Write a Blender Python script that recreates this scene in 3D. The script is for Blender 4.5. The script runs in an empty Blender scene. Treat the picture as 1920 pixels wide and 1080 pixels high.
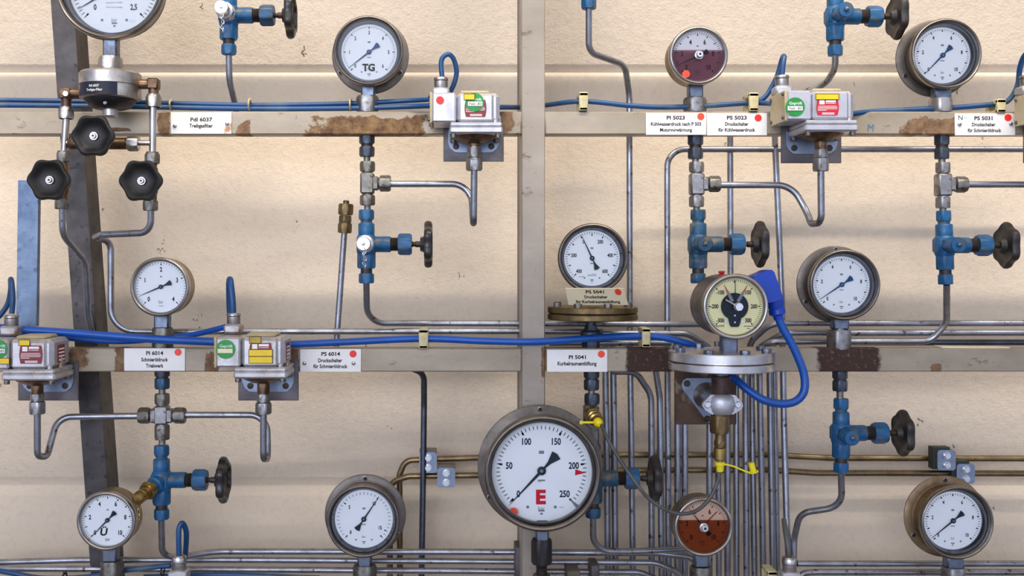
import bpy, math, random
from mathutils import Vector, Matrix
random.seed(7)
PI = math.pi
# ---------------------------------------------------------------- camera, light, exposure
S = 0.00085            # metres per unit (one unit = one photo pixel on the rail's front plane)
D = 2000.0             # camera distance from the rail plane, in units
VX, VY = 850.0, 490.0  # principal point of the photograph
OFF = Vector((0, 0, 1800.0))
sc = bpy.context.scene
COL = sc.collection
sc.view_settings.view_transform = 'Standard'
sc.view_settings.look = 'None'
sc.view_settings.gamma = 1.0
sc.view_settings.use_curve_mapping = False
sc.view_settings.exposure = 0.0
cam = bpy.data.cameras.new('camera')
co = bpy.data.objects.new('camera', cam)
COL.objects.link(co)
co.location = (OFF + Vector((0, -D, 0))) * S
co.rotation_euler = (PI / 2, 0, 0)
cam.sensor_width = 36.0
cam.lens = 36.0 * D / 1920.0
cam.shift_x = (960 - VX) / 1920.0
cam.shift_y = -(540 - VY) / 1920.0
cam.clip_start = 0.05
cam.clip_end = 100
sc.camera = co

def lin(c):
    return tuple(((v / 255.0) / 12.92 if v / 255.0 <= 0.04045 else ((v / 255.0 + 0.055) / 1.055) ** 2.4) for v in c)

wd = bpy.data.worlds.new('hall'); sc.world = wd; wd.use_nodes = True
nt = wd.node_tree; nt.nodes.clear()
tc = nt.nodes.new('ShaderNodeTexCoord'); sp = nt.nodes.new('ShaderNodeSeparateXYZ')
mr = nt.nodes.new('ShaderNodeMapRange'); mr.inputs[1].default_value = -1; mr.inputs[2].default_value = 1
cr = nt.nodes.new('ShaderNodeValToRGB')
el = cr.color_ramp.elements
el[0].position = 0.0; el[0].color = (0.13, 0.11, 0.10, 1)
el[1].position = 1.0; el[1].color = (0.80, 0.68, 0.56, 1)
e = el.new(0.36); e.color = (0.17, 0.16, 0.18, 1)
e = el.new(0.47); e.color = (0.44, 0.50, 0.68, 1)
e = el.new(0.60); e.color = (0.78, 0.86, 1.10, 1)
e = el.new(0.72); e.color = (0.60, 0.60, 0.66, 1)
bg = nt.nodes.new('ShaderNodeBackground'); bg.inputs[1].default_value = 0.80
ow = nt.nodes.new('ShaderNodeOutputWorld')
nt.links.new(tc.outputs['Generated'], sp.inputs[0]); nt.links.new(sp.outputs[2], mr.inputs[0])
# the hall is brightest behind the photographer, dimmer towards both sides
fr = nt.nodes.new('ShaderNodeMapRange'); fr.inputs[1].default_value = -1.0; fr.inputs[2].default_value = 0.15; fr.inputs[3].default_value = 2.3; fr.inputs[4].default_value = 0.55
vm = nt.nodes.new('ShaderNodeVectorMath'); vm.operation = 'SCALE'
nt.links.new(sp.outputs[1], fr.inputs[0]); nt.links.new(fr.outputs[0], vm.inputs['Scale'])
nt.links.new(mr.outputs[0], cr.inputs[0]); nt.links.new(cr.outputs[0], vm.inputs[0]); nt.links.new(vm.outputs[0], bg.inputs[0]); nt.links.new(bg.outputs[0], ow.inputs[0])

def area(name, loc, target, sx, sy, power, color):
    l = bpy.data.lights.new(name, 'AREA'); l.shape = 'RECTANGLE'; l.size = sx; l.size_y = sy
    l.energy = power; l.color = color
    o = bpy.data.objects.new(name, l); COL.objects.link(o); o.location = loc
    d = Vector(target) - Vector(loc)
    o.rotation_euler = d.to_track_quat('-Z', 'Y').to_euler()
    return o
# long row of hall lamps high in front of the rack: tan(elevation) ~ 1.77
area('hall_lamp_row', (0.2, -3.5, 1.53 + 6.15), (0.1, 0, 1.5), 9.0, 0.22, 820, (1.0, 0.91, 0.80))
# added soft fill close above the rack, brightens the wall towards the top
area('added_top_fill', (0.1, -0.95, 1.53 + 0.95), (0.1, 0.2, 1.75), 3.2, 0.8, 8, (1.0, 0.96, 0.92))
# cool daylight from windows behind the photographer
area('window_daylight', (-1.2, -4.2, 2.3), (0, 0, 1.4), 3.2, 1.6, 78, (0.80, 0.85, 1.0))

# ---------------------------------------------------------------- helpers
def U(px, py, z=0.0):
    k = (D - z) / D
    return Vector(((px - VX) * k, -z, (VY - py) * k))
X = Vector((1, 0, 0)); Z = Vector((0, 0, 1)); F = Vector((0, -1, 0)); DN = Vector((0, 0, -1)); L_ = Vector((-1, 0, 0)); BK = Vector((0, 1, 0))
ORG = {}

def perp(a):
    a = a.normalized()
    if abs(a.z) > 0.8: u = X
    elif abs(a.x) > 0.8: u = Z
    else: u = X
    u = (u - a * u.dot(a)).normalized()
    return u, a.cross(u)

class MB:
    def __init__(s): s.v = []; s.f = []; s.m = []
    def add(s, vs, fs, mi=0):
        b = len(s.v); s.v += [Vector(v) for v in vs]
        for f in fs: s.f.append(tuple(i + b for i in f)); s.m.append(mi)
    def box(s, c, hx, hy, hz, bev=0.0, mi=0, rot=None):
        """c centre, half sizes; bev = chamfer"""
        b = min(bev, hx * .9, hy * .9, hz * .9)
        vs = []; fs = []
        if b <= 0:
            for x in (-hx, hx):
                for y in (-hy, hy):
                    for z in (-hz, hz): vs.append((x, y, z))
            fs = [(0, 1, 3, 2), (4, 6, 7, 5), (0, 4, 5, 1), (2, 3, 7, 6), (0, 2, 6, 4), (1, 5, 7, 3)]
        else:
            idx = {}
            for sx in (-1, 1):
                for sy in (-1, 1):
                    for sz in (-1, 1):
                        for k in range(3):
                            p = [sx * (hx - b), sy * (hy - b), sz * (hz - b)]
                            p[k] = (sx * hx, sy * hy, sz * hz)[k]
                            idx[(sx, sy, sz, k)] = len(vs); vs.append(tuple(p))
            g = lambda sx, sy, sz, k: idx[(sx, sy, sz, k)]
            q = [(-1, -1), (1, -1), (1, 1), (-1, 1)]
            for k in range(3):
                for sg in (-1, 1):
                    f = []
                    for (a, c2) in q:
                        t = [a, c2]; t.insert(k, sg); f.append(g(*t, k))
                    if (sg == -1) ^ (k == 1): f.reverse()
                    fs.append(tuple(f))
            for k in range(3):
                o1, o2 = [i for i in range(3) if i != k]
                for a in (-1, 1):
                    for c2 in (-1, 1):
                        f = []
                        for (sgn, kk) in ((-1, o1), (1, o1), (1, o2), (-1, o2)):
                            t = [0, 0, 0]; t[k] = sgn; t[o1] = a; t[o2] = c2; f.append(g(*t, kk))
                        fs.append(tuple(f))
            for sx in (-1, 1):
                for sy in (-1, 1):
                    for sz in (-1, 1):
                        fs.append(tuple(g(sx, sy, sz, k) for k in range(3)))
        V = [Vector(v) for v in vs]
        if rot is not None: V = [rot @ v for v in V]
        # fix orientation outwards
        F2 = []
        for f in fs:
            n = (V[f[1]] - V[f[0]]).cross(V[f[2]] - V[f[0]])
            cc = sum((V[i] for i in f), Vector()) / len(f)
            F2.append(f if n.dot(cc) > 0 else tuple(reversed(f)))
        s.add([v + c for v in V], F2, mi)
    def pbox(s, x0, y0, x1, y1, zf, zb, bev=0.0, mi=0):
        """box whose front face covers photo rect x0..x1,y0..y1 at depth zf, going back to zb"""
        a = U(x0, y0, zf); b = U(x1, y1, zf)
        c = Vector(((a.x + b.x) / 2, -(zf + zb) / 2, (a.z + b.z) / 2))
        s.box(c, abs(b.x - a.x) / 2, abs(zf - zb) / 2, abs(a.z - b.z) / 2, bev, mi)
    def lathe(s, O, ax, prof, n=32, mi=0, cap=(True, True), lobe=None, rot=0.0):
        ax = ax.normalized(); u, w = perp(ax); vs = []; fs = []
        for (r, h) in prof:
            for i in range(n):
                a = 2 * PI * i / n + rot
                rr = r * (lobe(a, r) if lobe else 1.0)
                vs.append(O + ax * h + (u * math.cos(a) + w * math.sin(a)) * rr)
        for j in range(len(prof) - 1):
            for i in range(n):
                k = (i + 1) % n
                fs.append((j * n + i, j * n + k, (j + 1) * n + k, (j + 1) * n + i))
        if cap[0] and prof[0][0] > 1e-6: fs.append(tuple(reversed(range(n))))
        if cap[1] and prof[-1][0] > 1e-6: fs.append(tuple((len(prof) - 1) * n + i for i in range(n)))
        s.add(vs, fs, mi)
    def cyl(s, O, ax, r, l, n=24, mi=0, bev=0.0):
        if bev: s.lathe(O, ax, [(r - bev, 0), (r, bev), (r, l - bev), (r - bev, l)], n, mi)
        else: s.lathe(O, ax, [(r, 0), (r, l)], n, mi)
    def hexn(s, O, ax, r, l, mi=0, rot=0.0):
        c = min(l * .10, r * .11)
        n = 36; ax = ax.normalized(); u, w = perp(ax); vs = []; fs = []
        rows = [(0.0, r * .885), (c, None), (l - c, None), (l, r * .885)]
        for (h, rr) in rows:
            for i in range(n):
                a = 2 * PI * i / n
                t = (a % (PI / 3)) - PI / 6
                rh = r * math.cos(PI / 6) / math.cos(t)
                q = rh if rr is None else min(rh, rr)
                # chamfer eats the corners deeper
                hh = h
                if rr is None:
                    e = max(0.0, (rh - r * .87) / (r * .13)) * c * .8
                    hh = h + e if h < l / 2 else h - e
                vs.append(O + ax * hh + (u * math.cos(a + rot) + w * math.sin(a + rot)) * q)
        for j in range(3):
            for i in range(n):
                k = (i + 1) % n
                fs.append((j * n + i, j * n + k, (j + 1) * n + k, (j + 1) * n + i))
        fs.append(tuple(reversed(range(n)))); fs.append(tuple(3 * n + i for i in range(n)))
        s.add(vs, fs, mi)
    def sweep(s, pts, r, n=14, mi=0, cap=True):
        P = [pts[0]]
        for p in pts[1:]:
            if (p - P[-1]).length > 1e-3: P.append(p)
        u = None; vs = []; fs = []
        for i, p in enumerate(P):
            t = (P[min(i + 1, len(P) - 1)] - P[max(i - 1, 0)]).normalized()
            if u is None: u = perp(t)[0]
            u = (u - t * u.dot(t)).normalized(); w = t.cross(u)
            for k in range(n):
                a = 2 * PI * k / n
                vs.append(p + (u * math.cos(a) + w * math.sin(a)) * r)
        m = len(P)
        for j in range(m - 1):
            for i in range(n):
                k = (i + 1) % n
                fs.append((j * n + i, j * n + k, (j + 1) * n + k, (j + 1) * n + i))
        if cap: fs.append(tuple(reversed(range(n)))); fs.append(tuple((m - 1) * n + i for i in range(n)))
        s.add(vs, fs, mi)
    def prism(s, pts, depth, mi=0):
        """pts = list of front outline Vectors (in an X-Z plane), extruded back by depth"""
        n = len(pts); vs = list(pts) + [p + BK * depth for p in pts]
        a = sum((pts[i].x * pts[(i + 1) % n].z - pts[(i + 1) % n].x * pts[i].z) for i in range(n))
        idx = list(range(n)) if a > 0 else list(reversed(range(n)))
        fs = [tuple(idx), tuple(n + i for i in reversed(idx))]
        for q in range(n):
            i, j = idx[q], idx[(q + 1) % n]
            fs.append((i, i + n, j + n, j))
        s.add(vs, fs, mi)
    def build(s, name, mats, parent=None, origin=None, smooth=38, label=None):
        if not isinstance(mats, (list, tuple)): mats = [mats]
        if parent is not None: L = ORG[parent.name]
        else:
            if origin is None:
                xs = [v.x for v in s.v]; ys = [v.y for v in s.v]; zs = [v.z for v in s.v]
                origin = Vector(((min(xs) + max(xs)) / 2, (min(ys) + max(ys)) / 2, min(zs)))
            L = origin
        me = bpy.data.meshes.new(name)
        me.from_pydata([tuple((v - L) * S) for v in s.v], [], s.f)
        for m in mats: me.materials.append(M[m] if isinstance(m, str) else m)
        me.polygons.foreach_set('material_index', s.m)
        me.polygons.foreach_set('use_smooth', [True] * len(me.polygons))
        me.update()
        me.set_sharp_from_angle(angle=math.radians(smooth))
        o = bpy.data.objects.new(name, me); COL.objects.link(o)
        if parent is not None: o.parent = parent
        else: o.location = (L + OFF) * S
        ORG[o.name] = L
        if label: o['label'] = label
        return o

def tag(o, label, cat, group=None):
    o['label'] = label; o['category'] = cat
    if group: o['group'] = group
    return o
def thing(name, at, label, cat, group=None):
    o = bpy.data.objects.new(name, None); COL.objects.link(o)
    o.empty_display_size = 0.02
    o.location = (at + OFF) * S; ORG[o.name] = at
    return tag(o, label, cat, group)

def fillet(pts, R):
    out = [pts[0]]
    for i in range(1, len(pts) - 1):
        a, p, b = pts[i - 1], pts[i], pts[i + 1]
        r = R[i - 1] if isinstance(R, (list, tuple)) else R
        d1 = (a - p); d2 = (b - p); l1 = d1.length; l2 = d2.length
        if l1 < 1e-3 or l2 < 1e-3: continue
        d1 /= l1; d2 /= l2
        ang = math.acos(max(-1, min(1, d1.dot(d2))))
        t = min(r / max(math.tan(ang / 2), 1e-3), l1 * .49, l2 * .49)
        A = p + d1 * t; B = p + d2 * t
        c = math.sin(ang / 2) # weight of a rational bezier = true circular arc
        for k in range(11):
            u = k / 10; w0 = (1 - u) ** 2; w1 = 2 * u * (1 - u) * c; w2 = u * u
            out.append((A * w0 + p * w1 + B * w2) / (w0 + w1 + w2))
    out.append(pts[-1]); return out
def spline(pts, n=8):
    P = [pts[0] * 2 - pts[1]] + list(pts) + [pts[-1] * 2 - pts[-2]]; out = []
    for i in range(1, len(P) - 2):
        p0, p1, p2, p3 = P[i - 1:i + 3]
        for k in range(n):
            t = k / n
            out.append(0.5 * ((2 * p1) + (p2 - p0) * t + (2 * p0 - 5 * p1 + 4 * p2 - p3) * t * t + (3 * p1 - p0 - 3 * p2 + p3) * t ** 3))
    out.append(pts[-1]); return out

_tc = {}
def text2d(s, bold=0.0):
    k = (s, bold)
    if k in _tc: return _tc[k]
    cu = bpy.data.curves.new('lettering', 'FONT'); cu.body = s; cu.size = 1.0; cu.resolution_u = 3; cu.offset = bold
    o = bpy.data.objects.new('lettering', cu); COL.objects.link(o)
    dg = bpy.context.evaluated_depsgraph_get()
    me = bpy.data.meshes.new_from_object(o.evaluated_get(dg))
    vs = [(v.co.x, v.co.y) for v in me.vertices]; fs = [tuple(p.vertices) for p in me.polygons]
    bpy.data.objects.remove(o); bpy.data.curves.remove(cu); bpy.data.meshes.remove(me)
    _tc[k] = (vs, fs); return _tc[k]
CAP = None
def text(mb, s, fn, cu, base, cap, width=None, mi=0, bold=0.03, slant=0.0, condense=0.8):
    """centred at cu, baseline base, capital height cap; fn(u,v)->Vector"""
    global CAP
    if CAP is None:
        v, _ = text2d('H', 0.0); CAP = max(q[1] for q in v)
    vs, fs = text2d(s, bold)
    if not vs: return
    x0 = min(v[0] for v in vs); x1 = max(v[0] for v in vs)
    ky = cap / CAP; kx = (width / (x1 - x0)) if width else ky * condense
    xm = (x0 + x1) / 2
    V = [fn(cu + (x - xm) * kx + y * ky * slant, base + y * ky) for x, y in vs]
    F2 = []
    for f in fs:
        n = (V[f[1]] - V[f[0]]).cross(V[f[2]] - V[f[0]])
        F2.append(f if n.y < 0 else tuple(reversed(f)))
    mb.add(V, F2, mi)

# ---------------------------------------------------------------- materials
M = {}
def N(nt, t, **kw):
    n = nt.nodes.new(t)
    for k, v in kw.items(): setattr(n, k, v)
    return n
def mat(key, c1, c2=None, metal=0.0, rough=0.5, scale=40.0, lo=.35, hi=.65, bump=0.0, bscale=None, rvar=0.0, spec=0.5, coat=0.0, detail=5.0, c3=None, s3=200.0, t3=(.62, .7)):
    m = bpy.data.materials.new(key); m.use_nodes = True; nt = m.node_tree
    b = nt.nodes['Principled BSDF']
    b.inputs['Metallic'].default_value = metal; b.inputs['Roughness'].default_value = rough
    b.inputs['Specular IOR Level'].default_value = spec; b.inputs['Coat Weight'].default_value = coat
    b.inputs['Base Color'].default_value = (*lin(c1), 1)
    tc = N(nt, 'ShaderNodeTexCoord'); col = None
    if c2:
        no = N(nt, 'ShaderNodeTexNoise'); no.inputs['Scale'].default_value = scale; no.inputs['Detail'].default_value = detail
        no.inputs['Roughness'].default_value = .65
        nt.links.new(tc.outputs['Object'], no.inputs['Vector'])
        r = N(nt, 'ShaderNodeMapRange'); r.inputs[1].default_value = lo; r.inputs[2].default_value = hi
        nt.links.new(no.outputs['Fac'], r.inputs[0])
        mx = N(nt, 'ShaderNodeMix', data_type='RGBA'); mx.inputs[6].default_value = (*lin(c1), 1); mx.inputs[7].default_value = (*lin(c2), 1)
        nt.links.new(r.outputs[0], mx.inputs[0]); col = mx.outputs[2]
        if rvar:
            r2 = N(nt, 'ShaderNodeMapRange'); r2.inputs[3].default_value = rough; r2.inputs[4].default_value = rough + rvar
            nt.links.new(r.outputs[0], r2.inputs[0]); nt.links.new(r2.outputs[0], b.inputs['Roughness'])
    if c3:
        n3 = N(nt, 'ShaderNodeTexNoise'); n3.inputs['Scale'].default_value = s3; n3.inputs['Detail'].default_value = 3
        nt.links.new(tc.outputs['Object'], n3.inputs['Vector'])
        r3 = N(nt, 'ShaderNodeMapRange'); r3.inputs[1].default_value = t3[0]; r3.inputs[2].default_value = t3[1]
        nt.links.new(n3.outputs['Fac'], r3.inputs[0])
        m3 = N(nt, 'ShaderNodeMix', data_type='RGBA'); m3.inputs[7].default_value = (*lin(c3), 1)
        if col: nt.links.new(col, m3.inputs[6])
        else: m3.inputs[6].default_value = (*lin(c1), 1)
        nt.links.new(r3.outputs[0], m3.inputs[0]); col = m3.outputs[2]
    if col: nt.links.new(col, b.inputs['Base Color'])
    if bump:
        nb = N(nt, 'ShaderNodeTexNoise'); nb.inputs['Scale'].default_value = bscale or scale * 4; nb.inputs['Detail'].default_value = 6
        nt.links.new(tc.outputs['Object'], nb.inputs['Vector'])
        bp = N(nt, 'ShaderNodeBump'); bp.inputs['Strength'].default_value = 1.0; bp.inputs['Distance'].default_value = bump
        nt.links.new(nb.outputs['Fac'], bp.inputs['Height']); nt.links.new(bp.outputs[0], b.inputs['Normal'])
    M[key] = m; return m

mat('steel_tube', (170, 175, 186), (138, 138, 144), metal=1, rough=.33, scale=25, rvar=.15, c3=(96, 84, 74), s3=90, t3=(.62, .72))
mat('steel_tube_dark', (104, 112, 128), (84, 86, 94), metal=1, rough=.36, scale=30, rvar=.12)
mat('bronze_tube', (150, 132, 100), (110, 96, 76), metal=1, rough=.34, scale=25, rvar=.12)
mat('zinc', (162, 162, 164), (128, 124, 120), metal=1, rough=.38, scale=60, rvar=.18, bump=.0001, bscale=700, c3=(110, 98, 84), s3=120, t3=(.6, .72))
mat('zinc_dull', (142, 140, 134), (110, 106, 98), metal=1, rough=.5, scale=60, rvar=.1, bump=.0001, bscale=700, c3=(96, 84, 70), s3=120, t3=(.58, .7))
mat('zinc_blue', (118, 128, 146), (92, 96, 106), metal=.9, rough=.36, scale=50, rvar=.15)
mat('bright_zinc', (226, 226, 230), (196, 196, 200), metal=1, rough=.28, scale=60, rvar=.1)
mat('stainless', (190, 186, 182), (165, 160, 156), metal=1, rough=.27, scale=25, rvar=.1)
mat('stainless_brushed', (196, 192, 188), (150, 142, 132), metal=1, rough=.33, scale=40, rvar=.1)
mat('bezel_steel', (158, 152, 146), (120, 112, 106), metal=1, rough=.3, scale=22, rvar=.14)
mat('bezel_inner', (112, 112, 118), None, metal=1, rough=.2)
mat('case_bronze', (150, 128, 100), (118, 98, 76), metal=.85, rough=.42, scale=30, rvar=.1)
mat('case_grey', (118, 110, 104), (92, 86, 80), metal=.85, rough=.42, scale=25, rvar=.1)
mat('brass', (186, 156, 96), (140, 116, 72), metal=1, rough=.3, scale=60, rvar=.15)
mat('brass_dull', (132, 112, 78), (100, 84, 56), metal=.9, rough=.42, scale=60, rvar=.1)
mat('blue_paint', (10, 90, 142), (12, 68, 104), metal=0, rough=.36, scale=55, rvar=.15, bump=.0002, bscale=420, c3=(78, 84, 78), s3=75, t3=(.56, .7))
mat('blue_paint_worn', (18, 82, 120), (26, 58, 76), metal=0, rough=.42, scale=70, rvar=.15, bump=.0002, bscale=420, c3=(110, 100, 80), s3=60, t3=(.5, .68))
mat('blue_grey_fitting', (72, 82, 96), (54, 58, 64), metal=.6, rough=.36, scale=60, rvar=.12)
mat('blue_mix_fitting', (30, 78, 116), (50, 58, 66), metal=.3, rough=.38, scale=60, rvar=.12)
mat('thread_dark', (78, 66, 56), (50, 44, 42), metal=.6, rough=.5, scale=90)
mat('brown_nipple', (88, 66, 58), (54, 38, 36), metal=.4, rough=.5, scale=50, bump=.0002)
mat('brown_brass', (128, 102, 78), (84, 64, 50), metal=.8, rough=.42, scale=60)
mat('black_plastic', (24, 23, 24), (36, 33, 32), rough=.22, scale=40, rvar=.2, coat=.2)
mat('brown_plastic', (46, 40, 36), (30, 27, 26), rough=.4, scale=30, rvar=.15)
mat('knob_dusty', (22, 22, 23), (34, 32, 29), rough=.42, scale=30, rvar=.1)
mat('black_metal', (44, 40, 42), (30, 28, 30), metal=.3, rough=.38, scale=40)
mat('cable_blue', (14, 70, 124), (20, 62, 100), rough=.38, scale=18, c3=(70, 96, 116), s3=14, t3=(.52, .72))
mat('cable_bright', (8, 84, 178), (10, 72, 150), rough=.36, scale=10)
mat('plug_blue', (6, 66, 186), (6, 58, 165), rough=.4, scale=20)
mat('cable_grey', (88, 88, 88), (64, 62, 60), rough=.4, scale=30)
mat('cream_plastic', (206, 196, 150), (176, 164, 122), rough=.45, scale=50)
mat('tie_cream', (190, 176, 140), (160, 140, 104), rough=.5, scale=50)
mat('tie_black', (22, 22, 26), None, rough=.4)
mat('plate_white', (232, 230, 228), (214, 211, 206), rough=.4, scale=18, lo=.4, hi=.8)
mat('plate_rusty', (232, 228, 222), (222, 214, 202), rough=.4, scale=18, c3=(170, 120, 72), s3=38, t3=(.6, .7))
mat('plate_cream', (236, 224, 190), (222, 208, 172), rough=.42, scale=18)
mat('print_black', (30, 28, 28), None, rough=.5, spec=.15)
mat('print_grey', (126, 130, 136), None, rough=.5, spec=.15)
mat('print_navy', (24, 42, 66), None, rough=.45, spec=.15)
mat('print_white', (238, 236, 232), None, rough=.5, spec=.15)
mat('pen_teal', (140, 190, 180), None, rough=.5)
mat('pen_blue', (52, 110, 150), None, rough=.5)
mat('dot_red', (226, 38, 30), None, rough=.45)
mat('dot_orange', (238, 70, 36), None, rough=.45)
mat('mark_red', (205, 20, 40), None, rough=.45, spec=.15)
mat('needle_blue', (22, 66, 112), None, rough=.4, spec=.15)
mat('needle_dark', (26, 40, 52), None, rough=.4, spec=.15)
mat('dial_white', (240, 243, 246), (228, 232, 236), rough=.5, scale=12, lo=.45, hi=.8)
mat('dial_yellow', (238, 232, 176), (228, 220, 160), rough=.5, scale=12)
mat('dial_warm', (226, 222, 226), None, rough=.5)
mat('dial_black', (16, 26, 40), None, rough=.3, spec=.15)
mat('sticker_green', (22, 150, 56), (18, 132, 50), rough=.4, scale=40)
mat('sticker_yellow', (240, 206, 10), (226, 190, 16), rough=.42, scale=60)
mat('sticker_olive', (206, 180, 30), (150, 132, 40), rough=.42, scale=60)
mat('sticker_maroon', (138, 28, 34), (120, 24, 30), rough=.42, scale=60)
mat('sticker_red', (196, 26, 50), None, rough=.42)
mat('cast_alu', (206, 206, 212), (180, 180, 188), metal=.75, rough=.4, scale=35, rvar=.1, bump=.0002, bscale=300)
mat('cast_alu_old', (200, 198, 200), (168, 164, 164), metal=.7, rough=.42, scale=35, rvar=.1, bump=.0002, bscale=300, c3=(166, 138, 104), s3=38, t3=(.58, .72))
mat('alu_dusty', (176, 152, 118), (150, 124, 90), metal=.3, rough=.55, scale=40)
mat('cap_dusty', (196, 182, 150), (178, 160, 122), rough=.55, scale=40)
mat('bracket_steel', (112, 108, 112), (86, 80, 80), metal=.7, rough=.5, scale=18, rvar=.1)
mat('flat_blue', (118, 138, 166), (98, 116, 140), metal=.5, rough=.38, scale=26, rvar=.15, c3=(84, 96, 116), s3=60, t3=(.6, .7))
mat('clamp_zinc', (142, 156, 178), (124, 134, 152), metal=.7, rough=.38, scale=40, rvar=.1)
mat('clamp_green', (34, 44, 34), (24, 32, 26), rough=.5, scale=40)
mat('clamp_tan', (110, 100, 84), None, rough=.5)
mat('beam_dark', (84, 80, 80), (62, 58, 58), metal=.6, rough=.46, scale=14, rvar=.12, c3=(54, 50, 52), s3=70, t3=(.6, .68))
mat('yellow_cap', (240, 222, 20), (226, 206, 20), rough=.42, scale=30)
mat('red_plastic', (190, 24, 30), None, rough=.4)
mat('label_dark', (36, 40, 54), None, rough=.35, spec=.15)
mat('dark_void', (14, 14, 16), None, rough=.7)
mat('mount_rust', (92, 70, 54), (60, 42, 34), metal=.2, rough=.7, scale=22, bump=.0004, c3=(140, 124, 106), s3=30, t3=(.56, .66))

def glass_mat(key, tint, refl=.05, rough=.02):
    m = bpy.data.materials.new(key); m.use_nodes = True; nt = m.node_tree; nt.nodes.clear()
    t = N(nt, 'ShaderNodeBsdfTransparent'); t.inputs[0].default_value = (*tint, 1)
    g = N(nt, 'ShaderNodeBsdfGlossy'); g.inputs['Roughness'].default_value = rough
    lw = N(nt, 'ShaderNodeFresnel'); lw.inputs[0].default_value = 1.2
    mx = N(nt, 'ShaderNodeMixShader'); o = N(nt, 'ShaderNodeOutputMaterial')
    nt.links.new(lw.outputs[0], mx.inputs[0]); nt.links.new(t.outputs[0], mx.inputs[1]); nt.links.new(g.outputs[0], mx.inputs[2])
    nt.links.new(mx.outputs[0], o.inputs[0]); M[key] = m
glass_mat('glass_clear', (.97, .975, .98))
glass_mat('liquid_red', (.44, .22, .26))
glass_mat('liquid_amber', (.50, .24, .11))
glass_mat('glass_warm', (.93, .85, .78))

def wall_material():
    m = bpy.data.materials.new('painted_wall'); m.use_nodes = True; nt = m.node_tree; b = nt.nodes['Principled BSDF']
    b.inputs['Roughness'].default_value = .7; b.inputs['Specular IOR Level'].default_value = .3
    tc = N(nt, 'ShaderNodeTexCoord')
    def noise(scale, det, src=None, rough=.6):
        n = N(nt, 'ShaderNodeTexNoise'); n.inputs['Scale'].default_value = scale; n.inputs['Detail'].default_value = det; n.inputs['Roughness'].default_value = rough
        nt.links.new(src or tc.outputs['Object'], n.inputs['Vector']); return n.outputs['Fac']
    def rng(src, a, b_, c=0, d=1):
        r = N(nt, 'ShaderNodeMapRange'); r.inputs[1].default_value = a; r.inputs[2].default_value = b_; r.inputs[3].default_value = c; r.inputs[4].default_value = d
        nt.links.new(src, r.inputs[0]); return r.outputs[0]
    def mix(f, a, bcol):
        x = N(nt, 'ShaderNodeMix', data_type='RGBA'); nt.links.new(f, x.inputs[0])
        if isinstance(a, tuple): x.inputs[6].default_value = (*lin(a), 1)
        else: nt.links.new(a, x.inputs[6])
        x.inputs[7].default_value = (*lin(bcol), 1); return x.outputs[2]
    c = mix(rng(noise(5, 4), .35, .7), (224, 207, 184), (216, 200, 179))
    c = mix(rng(noise(90, 3), .5, .9), c, (206, 192, 172))
    # small dark flecks with a shape of their own, more of them low on the wall
    mp = N(nt, 'ShaderNodeMapping'); mp.inputs['Scale'].default_value = (1, 1, .7); nt.links.new(tc.outputs['Object'], mp.inputs[0])
    vo = N(nt, 'ShaderNodeTexVoronoi'); vo.inputs['Scale'].default_value = 17; vo.inputs['Randomness'].default_value = 1
    nw = N(nt, 'ShaderNodeTexNoise'); nw.inputs['Scale'].default_value = 130; nt.links.new(mp.outputs[0], nw.inputs['Vector'])
    va = N(nt, 'ShaderNodeVectorMath', operation='MULTIPLY_ADD'); va.inputs[1].default_value = (.035, .035, .035)
    nt.links.new(nw.outputs['Color'], va.inputs[0]); nt.links.new(mp.outputs[0], va.inputs[2]); nt.links.new(va.outputs[0], vo.inputs['Vector'])
    fl = rng(vo.outputs['Distance'], .05, .09, 1, 0)
    sx = N(nt, 'ShaderNodeSeparateXYZ'); nt.links.new(vo.outputs['Color'], sx.inputs[0])
    gt = rng(sx.outputs[0], .55, .6)
    mu = N(nt, 'ShaderNodeMath', operation='MULTIPLY'); nt.links.new(fl, mu.inputs[0]); nt.links.new(gt, mu.inputs[1])
    m2 = N(nt, 'ShaderNodeMath', operation='MULTIPLY'); nt.links.new(mu.outputs[0], m2.inputs[0]); m2.inputs[1].default_value = .8
    c = mix(m2.outputs[0], c, (88, 72, 60))
    nt.links.new(c, b.inputs['Base Color'])
    ad = N(nt, 'ShaderNodeMath', operation='MULTIPLY_ADD'); nt.links.new(noise(260, 5, rough=.55), ad.inputs[0]); ad.inputs[1].default_value = .55
    nt.links.new(noise(70, 4), ad.inputs[2])
    a2 = N(nt, 'ShaderNodeMath', operation='MULTIPLY_ADD'); nt.links.new(mu.outputs[0], a2.inputs[0]); a2.inputs[1].default_value = -.5; nt.links.new(ad.outputs[0], a2.inputs[2])
    bp = N(nt, 'ShaderNodeBump'); bp.inputs['Strength'].default_value = .9; bp.inputs['Distance'].default_value = .0016
    nt.links.new(a2.outputs[0], bp.inputs['Height']); nt.links.new(bp.outputs[0], b.inputs['Normal'])
    M['wall'] = m
wall_material()

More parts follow.
